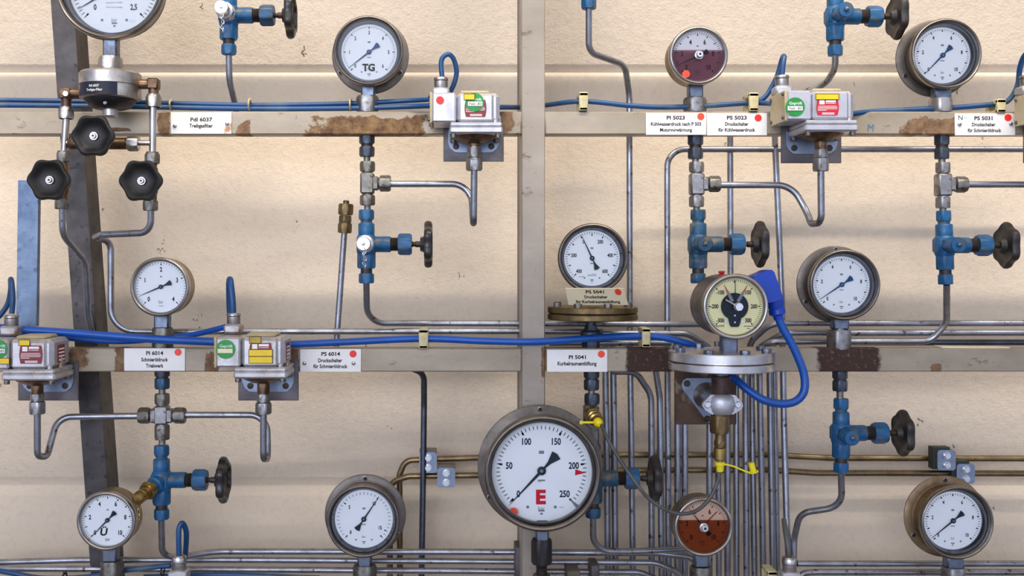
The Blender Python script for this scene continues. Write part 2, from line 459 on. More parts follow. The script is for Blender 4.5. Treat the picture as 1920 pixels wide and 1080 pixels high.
def rail_material(key, patches, base=(168, 157, 139), base2=(140, 127, 108)):
    """grey worn paint with rust patches; patches = (cx, cz, hx, hz, kind) in metres, object space"""
    m = bpy.data.materials.new(key); m.use_nodes = True; nt = m.node_tree; b = nt.nodes['Principled BSDF']
    tc = N(nt, 'ShaderNodeTexCoord')
    mp = N(nt, 'ShaderNodeMapping'); mp.inputs['Scale'].default_value = (.5, 1, 1); nt.links.new(tc.outputs['Object'], mp.inputs[0])
    def noise(scale, det, vec=None):
        n = N(nt, 'ShaderNodeTexNoise'); n.inputs['Scale'].default_value = scale; n.inputs['Detail'].default_value = det; n.inputs['Roughness'].default_value = .68
        nt.links.new(vec or tc.outputs['Object'], n.inputs['Vector']); return n.outputs['Fac']
    def rng(src, a, b_, c=0, d=1):
        r = N(nt, 'ShaderNodeMapRange'); r.inputs[1].default_value = a; r.inputs[2].default_value = b_; r.inputs[3].default_value = c; r.inputs[4].default_value = d
        nt.links.new(src, r.inputs[0]); return r.outputs[0]
    def mth(op, a, b_=None):
        x = N(nt, 'ShaderNodeMath', operation=op)
        for i, v in enumerate((a, b_)):
            if v is None: continue
            if isinstance(v, (int, float)): x.inputs[i].default_value = v
            else: nt.links.new(v, x.inputs[i])
        return x.outputs[0]
    def mix(f, a, bcol):
        x = N(nt, 'ShaderNodeMix', data_type='RGBA'); nt.links.new(f, x.inputs[0])
        for i, q in ((6, a), (7, bcol)):
            if isinstance(q, tuple): x.inputs[i].default_value = (*lin(q), 1)
            else: nt.links.new(q, x.inputs[i])
        return x.outputs[2]
    c = mix(rng(noise(9, 5, mp.outputs[0]), .35, .68), base, base2)
    c = mix(rng(noise(55, 5, mp.outputs[0]), .60, .72), c, (92, 78, 64))
    fine = noise(150, 5); mid = noise(60, 5)
    rustA = mix(rng(mid, .38, .62), (84, 54, 38), (138, 110, 72)); rustB = mix(rng(fine, .56, .66), (56, 36, 30), (116, 84, 56))
    rustC = mix(rng(mid, .4, .6), (132, 104, 76), (98, 72, 50))
    rough = None; tot = None
    for (cx, cz, hx, hz, kind) in patches:
        sp = N(nt, 'ShaderNodeSeparateXYZ'); nt.links.new(tc.outputs['Object'], sp.inputs[0])
        dx = mth('DIVIDE', mth('ABSOLUTE', mth('SUBTRACT', sp.outputs[0], cx)), hx)
        dz = mth('DIVIDE', mth('ABSOLUTE', mth('SUBTRACT', sp.outputs[2], cz)), hz)
        d = mth('MAXIMUM', dx, dz)
        amp = {'A': .9, 'B': .22, 'C': 1.5}[kind]
        d = mth('ADD', d, mth('MULTIPLY', mth('SUBTRACT', noise(34 if kind != 'B' else 60, 5), .5), amp * 2))
        f = rng(d, .9, 1.0 if kind != 'C' else 1.1, 1, 0)
        c = mix(f, c, {'A': rustA, 'B': rustB, 'C': rustC}[kind])
        tot = f if tot is None else mth('MAXIMUM', tot, f)
    nt.links.new(c, b.inputs['Base Color'])
    if tot is not None:
        nt.links.new(rng(tot, 0, 1, .45, .8), b.inputs['Roughness']); nt.links.new(rng(tot, 0, 1, .22, .02), b.inputs['Metallic'])
    else: b.inputs['Roughness'].default_value = .48; b.inputs['Metallic'].default_value = .22
    bp = N(nt, 'ShaderNodeBump'); bp.inputs['Distance'].default_value = .0005
    nt.links.new(fine if tot is None else mth('MULTIPLY', fine, mth('ADD', tot, .15)), bp.inputs['Height']); nt.links.new(bp.outputs[0], b.inputs['Normal'])
    M[key] = m

# ---------------------------------------------------------------- wall
WZ = -250.0
def build_wall():
    prof = [(-1500, 0)]
    for (a, b, c, d) in ((122, 131, 134, 145), (896, 910, 914, 930)):
        prof += [(a - 3, 0), (a, 1.5), (b, 11), (c, 11), (d - 3, 1.0), (d, 0)]
    prof += [(2400, 0)]
    mb = MB(); vs = []; fs = []
    for (py, dep) in prof:
        p = U(0, py, WZ)
        for x in (-2300, 2400): vs.append(Vector((x, -WZ + dep, p.z)))
    for i in range(len(prof) - 1): fs.append((2 * i, 2 * i + 2, 2 * i + 3, 2 * i + 1))
    b = len(vs)
    for i in (0, 1, len(vs) - 2, len(vs) - 1): vs.append(vs[i] + BK * 100)
    fs.append((b, b + 1, b + 3, b + 2))
    mb.add(vs, fs)
    o = mb.build('wall_back', 'wall', smooth=50); o['kind'] = 'structure'
build_wall()
def build_shade_slab():
    # added unseen slab above and in front, blocks lamp light from the lower wall
    m = mat('concrete', (150, 146, 140), (130, 126, 120), rough=.85, scale=3)
    mb = MB(); y0, y1 = -1.05 / S, -6.0 / S; z0, z1 = 3.28 / S - OFF.z, 3.40 / S - OFF.z
    mb.box(Vector((0, (y0 + y1) / 2, (z0 + z1) / 2)), 6.0 / S, (y0 - y1) / 2, (z1 - z0) / 2, 10)
    o = mb.build('added_shade_slab', 'concrete'); o['kind'] = 'structure'
build_shade_slab()

# ---------------------------------------------------------------- rack
RD = 40.0  # rail depth
def build_rack():
    org = U(1000, 1141, 0)
    rk = thing('instrument_rack', org, 'grey rust-stained steel frame of three visible rails and one upright carrying all the gauges', 'rack')
    def pt(x0, y0, x1, y1, kind):
        a = (U(x0, y0) - org) * S; b = (U(x1, y1) - org) * S
        return ((a.x + b.x) / 2, (a.z + b.z) / 2, abs(b.x - a.x) / 2, abs(a.z - b.z) / 2, kind)
    rail_material('rail_upper', [pt(575, 218, 802, 256, 'A'), pt(296, 212, 318, 262, 'C'), pt(200, 240, 240, 246, 'C'), pt(1690, 222, 1800, 254, 'C'), pt(934, 206, 962, 250, 'C'), pt(445, 222, 470, 262, 'C')])
    rail_material('rail_middle', [pt(1172, 650, 1262, 705, 'B'), pt(1530, 650, 1652, 704, 'B'), pt(216, 650, 234, 705, 'C'), pt(1008, 650, 1024, 700, 'C'), pt(385, 660, 410, 705, 'C'), pt(130, 650, 165, 690, 'C'), pt(1262, 690, 1390, 705, 'B'), pt(540, 650, 562, 700, 'C'), pt(1745, 680, 1765, 705, 'C')])
    rail_material('rail_plain', [])
    rail_material('post_paint', [pt(1016, 655, 1026, 705, 'C')], base=(160, 151, 138), base2=(140, 129, 116))
    rail_material('cover_strip', [], base=(104, 106, 112), base2=(70, 70, 76))
    for (py0, py1, m, nm) in ((-234, -192, 'rail_plain', 'rail'), (209, 252, 'rail_upper', 'rail'), (653, 697, 'rail_middle', 'rail'), (1097, 1141, 'rail_plain', 'rail')):
        for (x0, x1) in ((-500, 978), (1022, 2400)):
            mb = MB(); a = U(x0, py0); b = U(x1, py1)
            mb.box(Vector(((a.x + b.x) / 2, RD / 2, (a.z + b.z) / 2)), (b.x - a.x) / 2, RD / 2, (a.z - b.z) / 2, 2.0)
            mb.build(nm, m, rk)
    mb = MB(); a = U(978, -400); b = U(1022, 1200)
    mb.box(Vector(((a.x + b.x) / 2, 36, (a.z + b.z) / 2)), (b.x - a.x) / 2, 36, (a.z - b.z) / 2, 2.0)
    mb.build('upright', 'post_paint', rk)
    mb = MB(); mb.box(Vector((a.x + 9, 112, (a.z + b.z) / 2)), 8, 40, (a.z - b.z) / 2, 1.0)
    mb.build('channel_flange', 'cover_strip', rk, label='darker steel flange behind the left edge of the upright')
    # mounting plate welded below the middle rail
    mb = MB(); mb.pbox(1266, 694, 1381, 796, 1.5, -6, 1.2)
    mb.build('mounting_plate', 'mount_rust', rk, label='rusty brown square mounting plate under the middle rail')
build_rack()

def beam():
    mb = MB()
    def quad(px, py, z): return U(px, py, z)
    zf, zb = -85, -150
    T = (88, -100); Bm = (176, 1160)
    a = U(*T, zf); c = U(*Bm, zf)
    w = 42.0 * (D - zf) / D
    vs = [a, a + X * w, a + X * w + BK * 70, a + BK * 70, c, c + X * w, c + X * w + BK * 70, c + BK * 70]
    fs = [(0, 3, 2, 1), (4, 5, 6, 7), (0, 1, 5, 4), (1, 2, 6, 5), (2, 3, 7, 6), (3, 0, 4, 7)]
    fs = [tuple(reversed(f)) for f in fs]
    mb.add(vs, fs)
    o = mb.build('support_beam', 'beam_dark', smooth=20)
    tag(o, 'tall dark grey steel beam leaning behind the rails at far left', 'beam')
    mb = MB(); a = U(34, 338, -95); b = U(30, 612, -95)
    w = 38 * (D + 95) / D
    vs = [a, a + X * w, a + X * w + BK * 14, a + BK * 14, b, b + X * w, b + X * w + BK * 14, b + BK * 14]
    mb.add(vs, fs)
    mb2 = mb.build('flat_bar', 'flat_blue', smooth=20)
    tag(mb2, 'short blue-grey galvanised flat bar standing at the left edge', 'bar')
beam()

# ---------------------------------------------------------------- tubes
def tube(pts, r, m, label, R=30, name='steel_tube', cat='pipe', group=None, n=16):
    mb = MB(); mb.sweep(fillet([U(*p) for p in pts], R), r, n)
    return tag(mb.build(name, m, smooth=60), label, cat, group)
TR = 6.2
BG = 'instrument tubes on the wall'
def tb(pts, label, m='steel_tube', R=30, r=TR): return tube(pts, r, m, label, R, group=BG)

tb([(429, 100, -30), (430, 150, -40), (443, 205, -75), (446, 240, -90)], 'short steel tube below the top left blue valve', R=60)
tb([(1566, 100, -20), (1566, 128, -30), (1548, 158, -70), (1500, 176, -100), (1490, 230, -110)], 'steel tube curving from the top edge valve down behind the right switch', R=[40, 40, 30])
tb([(729, 345, -20), (883, 345, -20), (887, 417, -8), (888, 419, 45), (889, 318, 55)], 'steel tube from the tee under the TG gauge looping up into its pressure switch', R=[38, 12, 16])
tb([(687, 528, -20), (688, 606, -60), (800, 606, -110), (1345, 608, -110), (1364, 640, -140), (1364, 1100, -150)], 'long steel tube from the TG valve turning right along the middle rail', R=[46, 60, 30, 30])
tb([(1350, 347, -20), (1484, 347, -20), (1512, 396, -8), (1521, 420, 10), (1540, 418, 50), (1539, 318, 55)], 'steel tube from the cooling water tee swinging down and up to a pressure switch', R=[44, 50, 12, 18])
tb([(1814, 346, -20), (2000, 346, -20)], 'straight steel tube leaving the far right tee')
tb([(1104, 15, -40), (1104, 98, -60), (1172, 122, -110), (1180, 180, -140), (1181, 640, -150), (1187, 1110, -150)], 'steel tube with a double bend hanging from the blue nut beside the upright', R=[26, 34, 60, 90])
tb([(2000, 280, -150), (1251, 280, -150), (1251, 640, -150), (1254, 1110, -150)], 'steel tube just below the upper rail at right, bending down beside the cooling water valve', R=[36, 60, 60])
tb([(1369, 240, -165), (1370, 640, -165), (1380, 700, -165), (1381, 1110, -165)], 'vertical steel tube passing behind the yellow contact gauge', R=60)
tb([(1452, 240, -150), (1466, 560, -140), (1470, 800, -130), (1475, 980, -115), (1479, 1052, -90)], 'slightly slanting steel tube behind the blue plug running down to the bottom gland', R=100)
tb([(1775, 533, -20), (1775, 606, -60), (1745, 640, -75), (1440, 641, -75), (1424, 665, -110), (1424, 700, -130), (1432, 1110, -150)], 'steel tube from the far right valve bending left above the middle rail', R=[34, 30, 20, 20, 20])
tb([(2000, 606, -95), (1445, 606, -95), (1408, 640, -120), (1397, 700, -150), (1400, 1110, -150)], 'topmost steel tube above the middle rail at the right edge', R=[40, 30, 30])
tb([(2000, 624, -85), (1470, 624, -85), (1425, 650, -120), (1409, 700, -160), (1415, 1110, -160)], 'second steel tube above the middle rail at the right edge', R=[34, 30, 30])
tb([(2000, 642, -100), (1560, 642, -100)], 'lowest dark steel tube above the middle rail at the right edge', m='steel_tube_dark')
tb([(1130, 625, -95), (1290, 625, -95), (1334, 655, -130), (1330, 720, -150), (1330, 1110, -150)], 'steel tube right of the upright bending down behind the silver flange disc', R=[40, 30, 30])
tb([(1030, 643, -85), (1258, 643, -85)], 'short steel tube lying just above the middle rail right of the upright')
tb([(117, 388, 58), (117, 440, 50), (160, 490, -20), (165, 590, -60), (176, 640, -80)], 'steel tube dropping from the left star knob valve across the leaning beam', R=[40, 46, 40])
tb([(283, 388, 58), (283, 436, 50), (190, 440, 20), (176, 446, -30), (208, 452, -60), (208, 621, -60), (300, 622, -75), (970, 621, -95), (1130, 622, -100)], 'steel tube looping from the right star knob valve down and along the middle rail', R=[36, 20, 18, 20, 46, 80, 80])
tb([(646, 432, -120), (632, 625, -120), (630, 660, -120)], 'lone slanting steel tube with a capped brass end left of the TG valve')
tb([(70, 772, 55), (70, 856, 48), (88, 856, 20), (108, 782, -16), (160, 781, -20), (262, 780, -20)], 'steel tube curling from the left edge pressure switch into the cross fitting', R=[14, 14, 40, 30])
tb([(347, 778, -20), (501, 778, -20), (502, 860, -4), (494, 861, 50), (494, 772, 55)], 'steel tube looping from the right of the cross fitting up into a pressure switch', R=[34, 14, 18])
tb([(303, 974, -20), (304, 1044, -40), (345, 1044, -60), (400, 1034, -100), (960, 1035, -100), (1235, 1037, -100), (1305, 1046, -100), (1320, 1110, -100)], 'steel tube leaving the lower left valve and running right as the topmost bottom tube', R=[40, 60, 80, 200, 120, 30])
tb([(-60, 1056, -95), (150, 1050, -95), (480, 1050, -105), (1230, 1055, -110), (1275, 1075, -110), (1290, 1130, -110)], 'second of the horizontal steel tubes along the bottom edge', R=[100, 100, 60, 30])
tb([(-60, 1066, -80), (600, 1069, -92), (1200, 1073, -100), (1240, 1090, -100), (1260, 1140, -100)], 'lowest of the horizontal steel tubes along the bottom edge', R=[100, 60, 30])
tb([(1577, 884, -20), (1579, 950, -40), (1500, 962, -80), (1489, 1010, -100), (1487, 1110, -100)], 'steel tube with an S bend below the lower right blue valve', R=[40, 34, 40])
tb([(1112, 968, -20), (1112, 1033, -40), (1180, 1034, -60), (1290, 1029, -85), (1330, 1029, -85)], 'steel tube curving out from under the big E gauge towards the amber gauge', R=[44, 60, 60])
tb([(1495, 1057, -95), (2000, 1057, -95)], 'upper horizontal steel tube at the bottom right corner')
tb([(1492, 1110, -85), (1500, 1075, -85), (1530, 1073, -85), (2000, 1073, -85)], 'lower horizontal steel tube at the bottom right corner', R=[20, 20])
tb([(770, 690, -110), (795, 700, -130), (795, 760, -150), (794, 850, -150), (790, 1110, -150)], 'dark blue-grey tube dropping from the middle rail past the left pipe clamps', m='steel_tube_dark', R=[30, 60, 60])
# tubes that come down behind the middle rail
VG = 'bundle of vertical tubes under the middle rail'
bundle = [(1135, 1140, 'first'), (1150, 1154.5, 'second'), (1270, 1270.5, ''), (1284, 1284, ''), (1345, 1348, ''), (1443, 1450, ''), (1452, 1459, '')]
bl = {1135: 'vertical grey tube nearest the big E gauge in the bundle under the middle rail',
      1150: 'vertical grey tube second from the big E gauge in the bundle under the middle rail',
      1270: 'vertical grey tube under the left half of the rusty mounting plate',
      1284: 'vertical grey tube under the middle of the rusty mounting plate',
      1345: 'vertical grey tube directly behind the brass coupling with the yellow cap',
      1443: 'broad bright vertical tube behind the hanging yellow cap, fourth from the right of the bundle',
      1452: 'thin shaded vertical tube tucked behind the bright one at the right of the bundle'}
for (xa, xb, _) in bundle:
    z = -165 if xa == 1452 else -150
    tube([(xa - 1, 640, z), (xa, 700, z), (xb, 1110, z)], TR * (0.9 if xa in (1452, 1345) else 1.05), 'steel_tube', bl[xa], 60, group=VG)
tube([(1150, 697, -130), (1192, 697, -140), (1221, 740, -150), (1222, 1110, -150)], TR * 1.02, 'steel_tube', 'grey tube curving out from behind the middle rail, fourth from the big E gauge', [34, 50], group=VG)
tube([(1222, 660, -140), (1230, 700, -145), (1237, 745, -150), (1241, 1110, -150)], TR * 1.02, 'steel_tube', 'grey tube with a slight bend, left neighbour of the handwheel behind the E gauge', 60, group=VG)
# bronze tubes
tube([(750, 1110, -190), (749, 890, -190), (760, 863, -190), (905, 858, -190), (1100, 853, -190), (1440, 853, -190), (1560, 859, -190), (2000, 860, -190)], 6.3, 'bronze_tube', 'upper bronze coloured tube crossing behind the E gauge and through the pipe clamps', [24, 24, 60, 60, 60, 60], group='bronze tubes')
tube([(731, 1110, -175), (731, 905, -175), (765, 893, -175), (905, 891, -175), (1100, 882, -175), (1440, 881, -175), (1530, 887, -175), (2000, 888, -175)], 6.3, 'bronze_tube', 'lower bronze coloured tube crossing behind the E gauge and through the pipe clamps', [24, 40, 60, 60, 60, 60], group='bronze tubes')
# capped brass end
def capped_end():
    t = thing('end_cap_fitting', U(646, 437, -120), 'old brass capped end fitting on the lone slanting tube', 'fitting')
    ax = (U(649, 380, -120) - U(646, 437, -120)).normalized(); O = U(646, 437, -120)
    mb = MB(); mb.hexn(O, ax, 14, 20); mb.build('nut', 'brass_dull', t)
    mb = MB(); mb.hexn(O + ax * 20, ax, 13, 15, rot=.4); mb.build('body', 'brass_dull', t)
    mb = MB(); mb.hexn(O + ax * 36, ax, 15, 22); mb.cyl(O + ax * 57, ax, 6, 8, bev=1); mb.build('plug', 'brass_dull', t)
capped_end()

# ---------------------------------------------------------------- valves
def handwheel(mb, O, ax, R=41.0, lobes=6, mi=0, rot=0.0, thick=1.0):
    lobe = lambda a, r: 1.0 + (0.075 * math.cos(lobes * a) * max(0.0, (r / R - .5) * 2))
    k = R / 41.0; t = thick
    prof = [(5, -2), (13, -2), (15, 3), (17, 7), (26, 9), (34, 8), (38.5, 6), (41, 9), (41.5, 14), (40, 19), (37, 21), (34, 20), (31, 15), (24, 12.5), (14, 12), (9, 12)]
    mb.lathe(O, ax, [(r * k, h * k * t) for r, h in prof], 72, mi, lobe=lobe, rot=rot)

def valve(x, y, label, port='blue', wheel='brown_plastic', paint='blue_paint', lean=0.0, topnut=True, z=-20, armnut='blue_paint'):
    O = U(x, y, z)
    t = thing('needle_valve', O, label, 'valve', 'blue needle valves')
    mb = MB()
    up = (Z + X * (-lean)).normalized()
    # body: upper collar, rounded block, lower hex
    mb.lathe(O, up, [(12, 15), (15, 16), (15.5, 18), (15.5, 38), (14, 40)], 28)
    mb.lathe(O, up, [(14, -22), (17.5, -18), (18.5, -14), (18.5, 12), (17, 16), (13, 21)], 28)
    mb.box(O, 17.5, 17.5, 16, 5)
    mb.hexn(O - up * 46, up, 17.5, 30)
    mb.lathe(O, X, [(15, 8), (15.2, 44), (14.4, 46)], 28)
    mb.build('body', paint, t)
    mb = MB(); mb.cyl(O - up * 56, up, 11, 12); mb.build('neck', 'thread_dark', t)
    mb = MB(); mb.cyl(O + up * 39, up, 11, 9); mb.build('neck', 'blue_paint_worn', t)
    mb = MB()
    prof = []
    for i in range(9):
        prof += [(13.2, 45 + i * 1.8), (12.2, 45.9 + i * 1.8)]
    mb.lathe(O, X, prof, 24); mb.build('bonnet_thread', 'thread_dark', t)
    mb = MB(); mb.hexn(O - up * 74, up, 14.6, 19); mb.build('nut', paint, t)
    if topnut:
        mb = MB(); mb.hexn(O + up * 46, up, 14.6, 19.5); mb.build('nut', paint, t)
    mb = MB(); mb.hexn(O + X * 60, X, 20.5, 26); mb.build('bonnet_nut', armnut, t)
    mb = MB(); mb.lathe(O, X, [(5.5, 84), (5.5, 88), (4.4, 89), (4.4, 92), (5.8, 93), (5.8, 108)], 18); mb.build('stem', 'thread_dark', t)
    mb = MB(); handwheel(mb, O + X * 104, X, 41, 6)
    hw = mb.build('handwheel', wheel, t)
    mb = MB(); mb.lathe(O, X, [(6, 112), (8, 117), (5, 121), (0.1, 122)], 16); mb.build('retaining_nut', 'thread_dark', hw)
    if port == 'blue':
        mb = MB(); mb.hexn(O + F * 16, F, 15, 30, rot=.3); mb.lathe(O, F, [(14, 46), (14.5, 48), (14.5, 56), (13, 58), (5, 58.5), (4.5, 62), (0.1, 64)], 28)
        mb.build('test_port_cap', paint, t)
        mb = MB(); mb.lathe(O, F, [(3.6, 57), (3.4, 63), (.1, 65)], 12); mb.build('nipple', 'zinc_dull', t)
    if port == 'silver':
        mb = MB(); mb.lathe(O, F, [(17, 16), (17, 24), (15, 26), (15, 34), (16, 36), (16, 42), (12, 44), (12, 56)], 28)
        mb.hexn(O + F * 24, F, 16.5, 9)
        p = mb.build('test_port', 'bright_zinc', t)
        mb = MB(); mb.lathe(O, F, [(12, 54), (13, 56), (13, 66), (12, 68), (3, 68.5), (3, 71), (.1, 72)], 28)
        mb.build('port_cap', 'bright_zinc', p)
        mb = MB()
        a = O + F * 69 + DN * 9
        pts = [a + DN * q * 5.2 + X * (math.sin(q * 2.2) * 2.6 + 2) + BK * (q * .5) for q in range(8)]
        for q in range(7):
            c = (pts[q] + pts[q + 1]) / 2; dd = (pts[q + 1] - pts[q]).normalized(); sd = X if q % 2 else F
            ring = [c + dd * math.cos(w) * 4 + sd * math.sin(w) * 2.4 for w in [2 * PI * i / 10 for i in range(11)]]
            mb.sweep(ring, .75, 6)
        mb.build('chain', 'bright_zinc', p)
    if port == 'brass':
        ax = (Vector((-.42, -1, -.34))).normalized()
        mb = MB(); mb.lathe(O, ax, [(17, 8), (17, 22), (14, 24), (14, 30)], 28); mb.build('port_boss', paint, t)
        mb = MB(); mb.lathe(O, ax, [(13, 28), (13, 36)], 24); mb.hexn(O + ax * 35, ax, 17.5, 12); mb.lathe(O, ax, [(10, 46), (12, 48), (12, 53), (9.5, 54), (12, 56), (12, 60), (9.5, 61.5), (12, 63), (12, 73), (9.5, 77), (4, 79), (.1, 80)], 26)
        p = mb.build('test_port', 'brass', t)
        mb = MB(); a = O + ax * 68 + DN * 12
        for q in range(6):
            c = a + DN * (q * 5) + X * (math.sin(q * 2) * 1.5); sd = X if q % 2 else F
            ring = [c + DN * math.cos(w) * 3.8 + sd * math.sin(w) * 2.3 for w in [2 * PI * i / 10 for i in range(11)]]
            mb.sweep(ring, .75, 6)
        mb.build('chain', 'brass', p)
    return t
valve(429, 29, 'blue needle valve with silver test cap and black handwheel at the top left', port='silver', wheel='black_plastic', armnut='blue_mix_fitting')
valve(687, 458, 'blue needle valve with silver cap and chain below the gauge marked TG', port='silver', wheel='black_plastic')
valve(1566, 31, 'blue needle valve at the top edge above the right pressure switch')
valve(1309, 458, 'blue needle valve under the red filled cooling water gauge', paint='blue_paint_worn', armnut='blue_paint')
valve(1771, 460, 'blue needle valve nearest the right edge, below the PS 5031 plate', lean=.03)
valve(1577, 812, 'blue needle valve hanging under the middle rail at right', paint='blue_paint')
valve(303, 900, 'blue needle valve with brass test coupling at the lower left', port='brass', wheel='black_plastic', paint='blue_paint')
valve(1112, 897, 'blue needle valve half hidden behind the big E gauge', port='none', paint='blue_paint_worn', armnut='blue_paint')

def nutthing(x, y0, y1, m, r, z, label, name='hex_nut'):
    mb = MB(); a = U(x, y0, z); b = U(x, y1, z); mb.hexn(b, Z, r, (a - b).length)
    return tag(mb.build(name, m), label, 'nut')
nutthing(1104, -14, 17, 'blue_paint', 14.5, -40, 'blue hex nut at the top edge just right of the upright')

# ---------------------------------------------------------------- fittings between rail and valve
def vnut(t, x, y0, y1, m, r=14.5, z=-20, name='nut'):
    mb = MB(); a = U(x, y0, z); b = U(x, y1, z); mb.hexn(b, Z, r, (a - b).length); return mb.build(name, m, t)
def union(x, ytop, ys, label, m1, m2, m3='zinc'):
    """adaptor below a rail: hex collar, union nut, nipple, second nut"""
    t = thing('union_fitting', U(x, ytop, -20), label, 'fitting', 'union fittings under the rails')
    vnut(t, x, ytop - 6, ys[0], m1, 14.8, name='collar')
    mb = MB(); mb.cyl(U(x, ys[0] + 7, -20), Z, 11, 9); mb.build('neck', 'thread_dark', t)
    vnut(t, x, ys[1], ys[2], m2)
    mb = MB(); mb.cyl(U(x, ys[3] + 2, -20), Z, 6.4, ys[3] - ys[2] + 4); mb.build('nipple', 'zinc_dull', t)
    return t
union(688, 252, (270, 275, 294, 302), 'blue-grey union fitting under the upper rail below the TG gauge', 'blue_grey_fitting', 'blue_grey_fitting')
union(1304, 254, (272, 278, 298, 304), 'blue-grey union fitting under the PI 5023 plate', 'blue_grey_fitting', 'blue_grey_fitting')
union(1766, 256, (272, 278, 298, 304), 'blue-grey union fitting under the upper rail near the right edge', 'blue_grey_fitting', 'blue_grey_fitting')
union(304, 697, (706, 709, 729, 737), 'blue-grey union fitting under the PI 6014 plate', 'blue_grey_fitting', 'blue_mix_fitting')
union(1575, 700, (710, 713, 733, 746), 'blue union fitting below the dark rust patch of the middle rail', 'blue_grey_fitting', 'blue_grey_fitting')
union(1109, 698, (709, 711, 731, 738), 'grey union fitting under the PI 5041 plate', 'blue_grey_fitting', 'blue_grey_fitting')

def tee(x, yc, y_nt, y_nb, label, m='zinc', side=(1,), nx=23, z=-20, cat='fitting', cross=False, bt=None):
    """y_nt=(top,bottom) of upper nut, y_nb same for lower nut"""
    t = thing('cross_fitting' if cross else 'tee_fitting', U(x, y_nb[1], z), label, cat, None if cross else 'tee fittings')
    vnut(t, x, y_nt[0], y_nt[1], m, z=z); vnut(t, x, y_nb[0], y_nb[1], bt or m, z=z)
    mb = MB(); a = U(x, y_nt[1] + 2, z); b = U(x, y_nb[0] - 2, z); O = U(x, yc, z)
    mb.box((a + b) / 2, 13, 13, (a.z - b.z) / 2, 3)
    for s in side: mb.box(O + X * (13 * s), 9, 11.5, 13, 3)
    mb.cyl(a - Z * 2, Z, 10, 5); mb.cyl(b + Z * 2 - Z * 5, Z, 10, 5)
    mb.build('body', m if not cross else 'zinc', t)
    for s in side:
        mb = MB(); mb.lathe(O, X * s, [(10.5, 18), (10.5, 26)], 22); mb.build('threads', 'thread_dark', t)
        mb = MB(); mb.hexn(O + X * s * nx, X * s, 15.5, 21); mb.build('side_nut', 'zinc_dull', t)
    mb = MB(); mb.cyl(U(x, y_nb[1] + 9, z), Z, 6.4, 12); mb.build('nipple', 'zinc', t)
    return t
tee(689, 344, (303, 322), (366, 385), 'grey steel tee fitting above the TG valve with a tube to the right', 'zinc_dull')
tee(1306, 345, (304, 323), (368, 388), 'steel tee fitting above the cooling water valve', 'zinc')
tee(1768, 346, (305, 324), (370, 390), 'steel tee fitting nearest the right edge', 'zinc')
tee(304, 779, (738, 758), (797, 824), 'steel cross fitting with four nuts under the PI 6014 plate', 'zinc_dull', side=(1, -1), cross=True)
def lower_tee():
    t = thing('test_fitting', U(1110, 900, -20), 'grey fitting with brass test coupling and yellow cap ring above the E gauge', 'fitting')
    vnut(t, 1110, 738, 758, 'blue_grey_fitting')
    mb = MB(); mb.pbox(1096, 760, 1124, 860, -6, -34, 4); mb.build('body', 'zinc_dull', t)
    O = U(1110, 776, -6); ax = Vector((.18, -1, -.30)).normalized()
    mb = MB(); mb.lathe(O, ax, [(14, -4), (14, 8), (11, 9), (14, 12), (14, 16), (11, 18), (13, 21), (13, 26), (10, 28), (10, 36)], 26); mb.build('test_coupling', 'brass', t)
    mb = MB(); mb.lathe(O, ax, [(7, 30), (8.8, 33), (8.8, 42), (6, 46), (3.5, 48)], 26)
    e = O + ax * 38
    mb.box(e + L_ * 19, 14, 1.2, 2.2, 1)
    mb.lathe(e + L_ * 31 - F * 1, F, [(3.6, 0), (3.6, 2)], 16)
    mb.build('yellow_cap_strap', 'yellow_cap', t)
lower_tee()

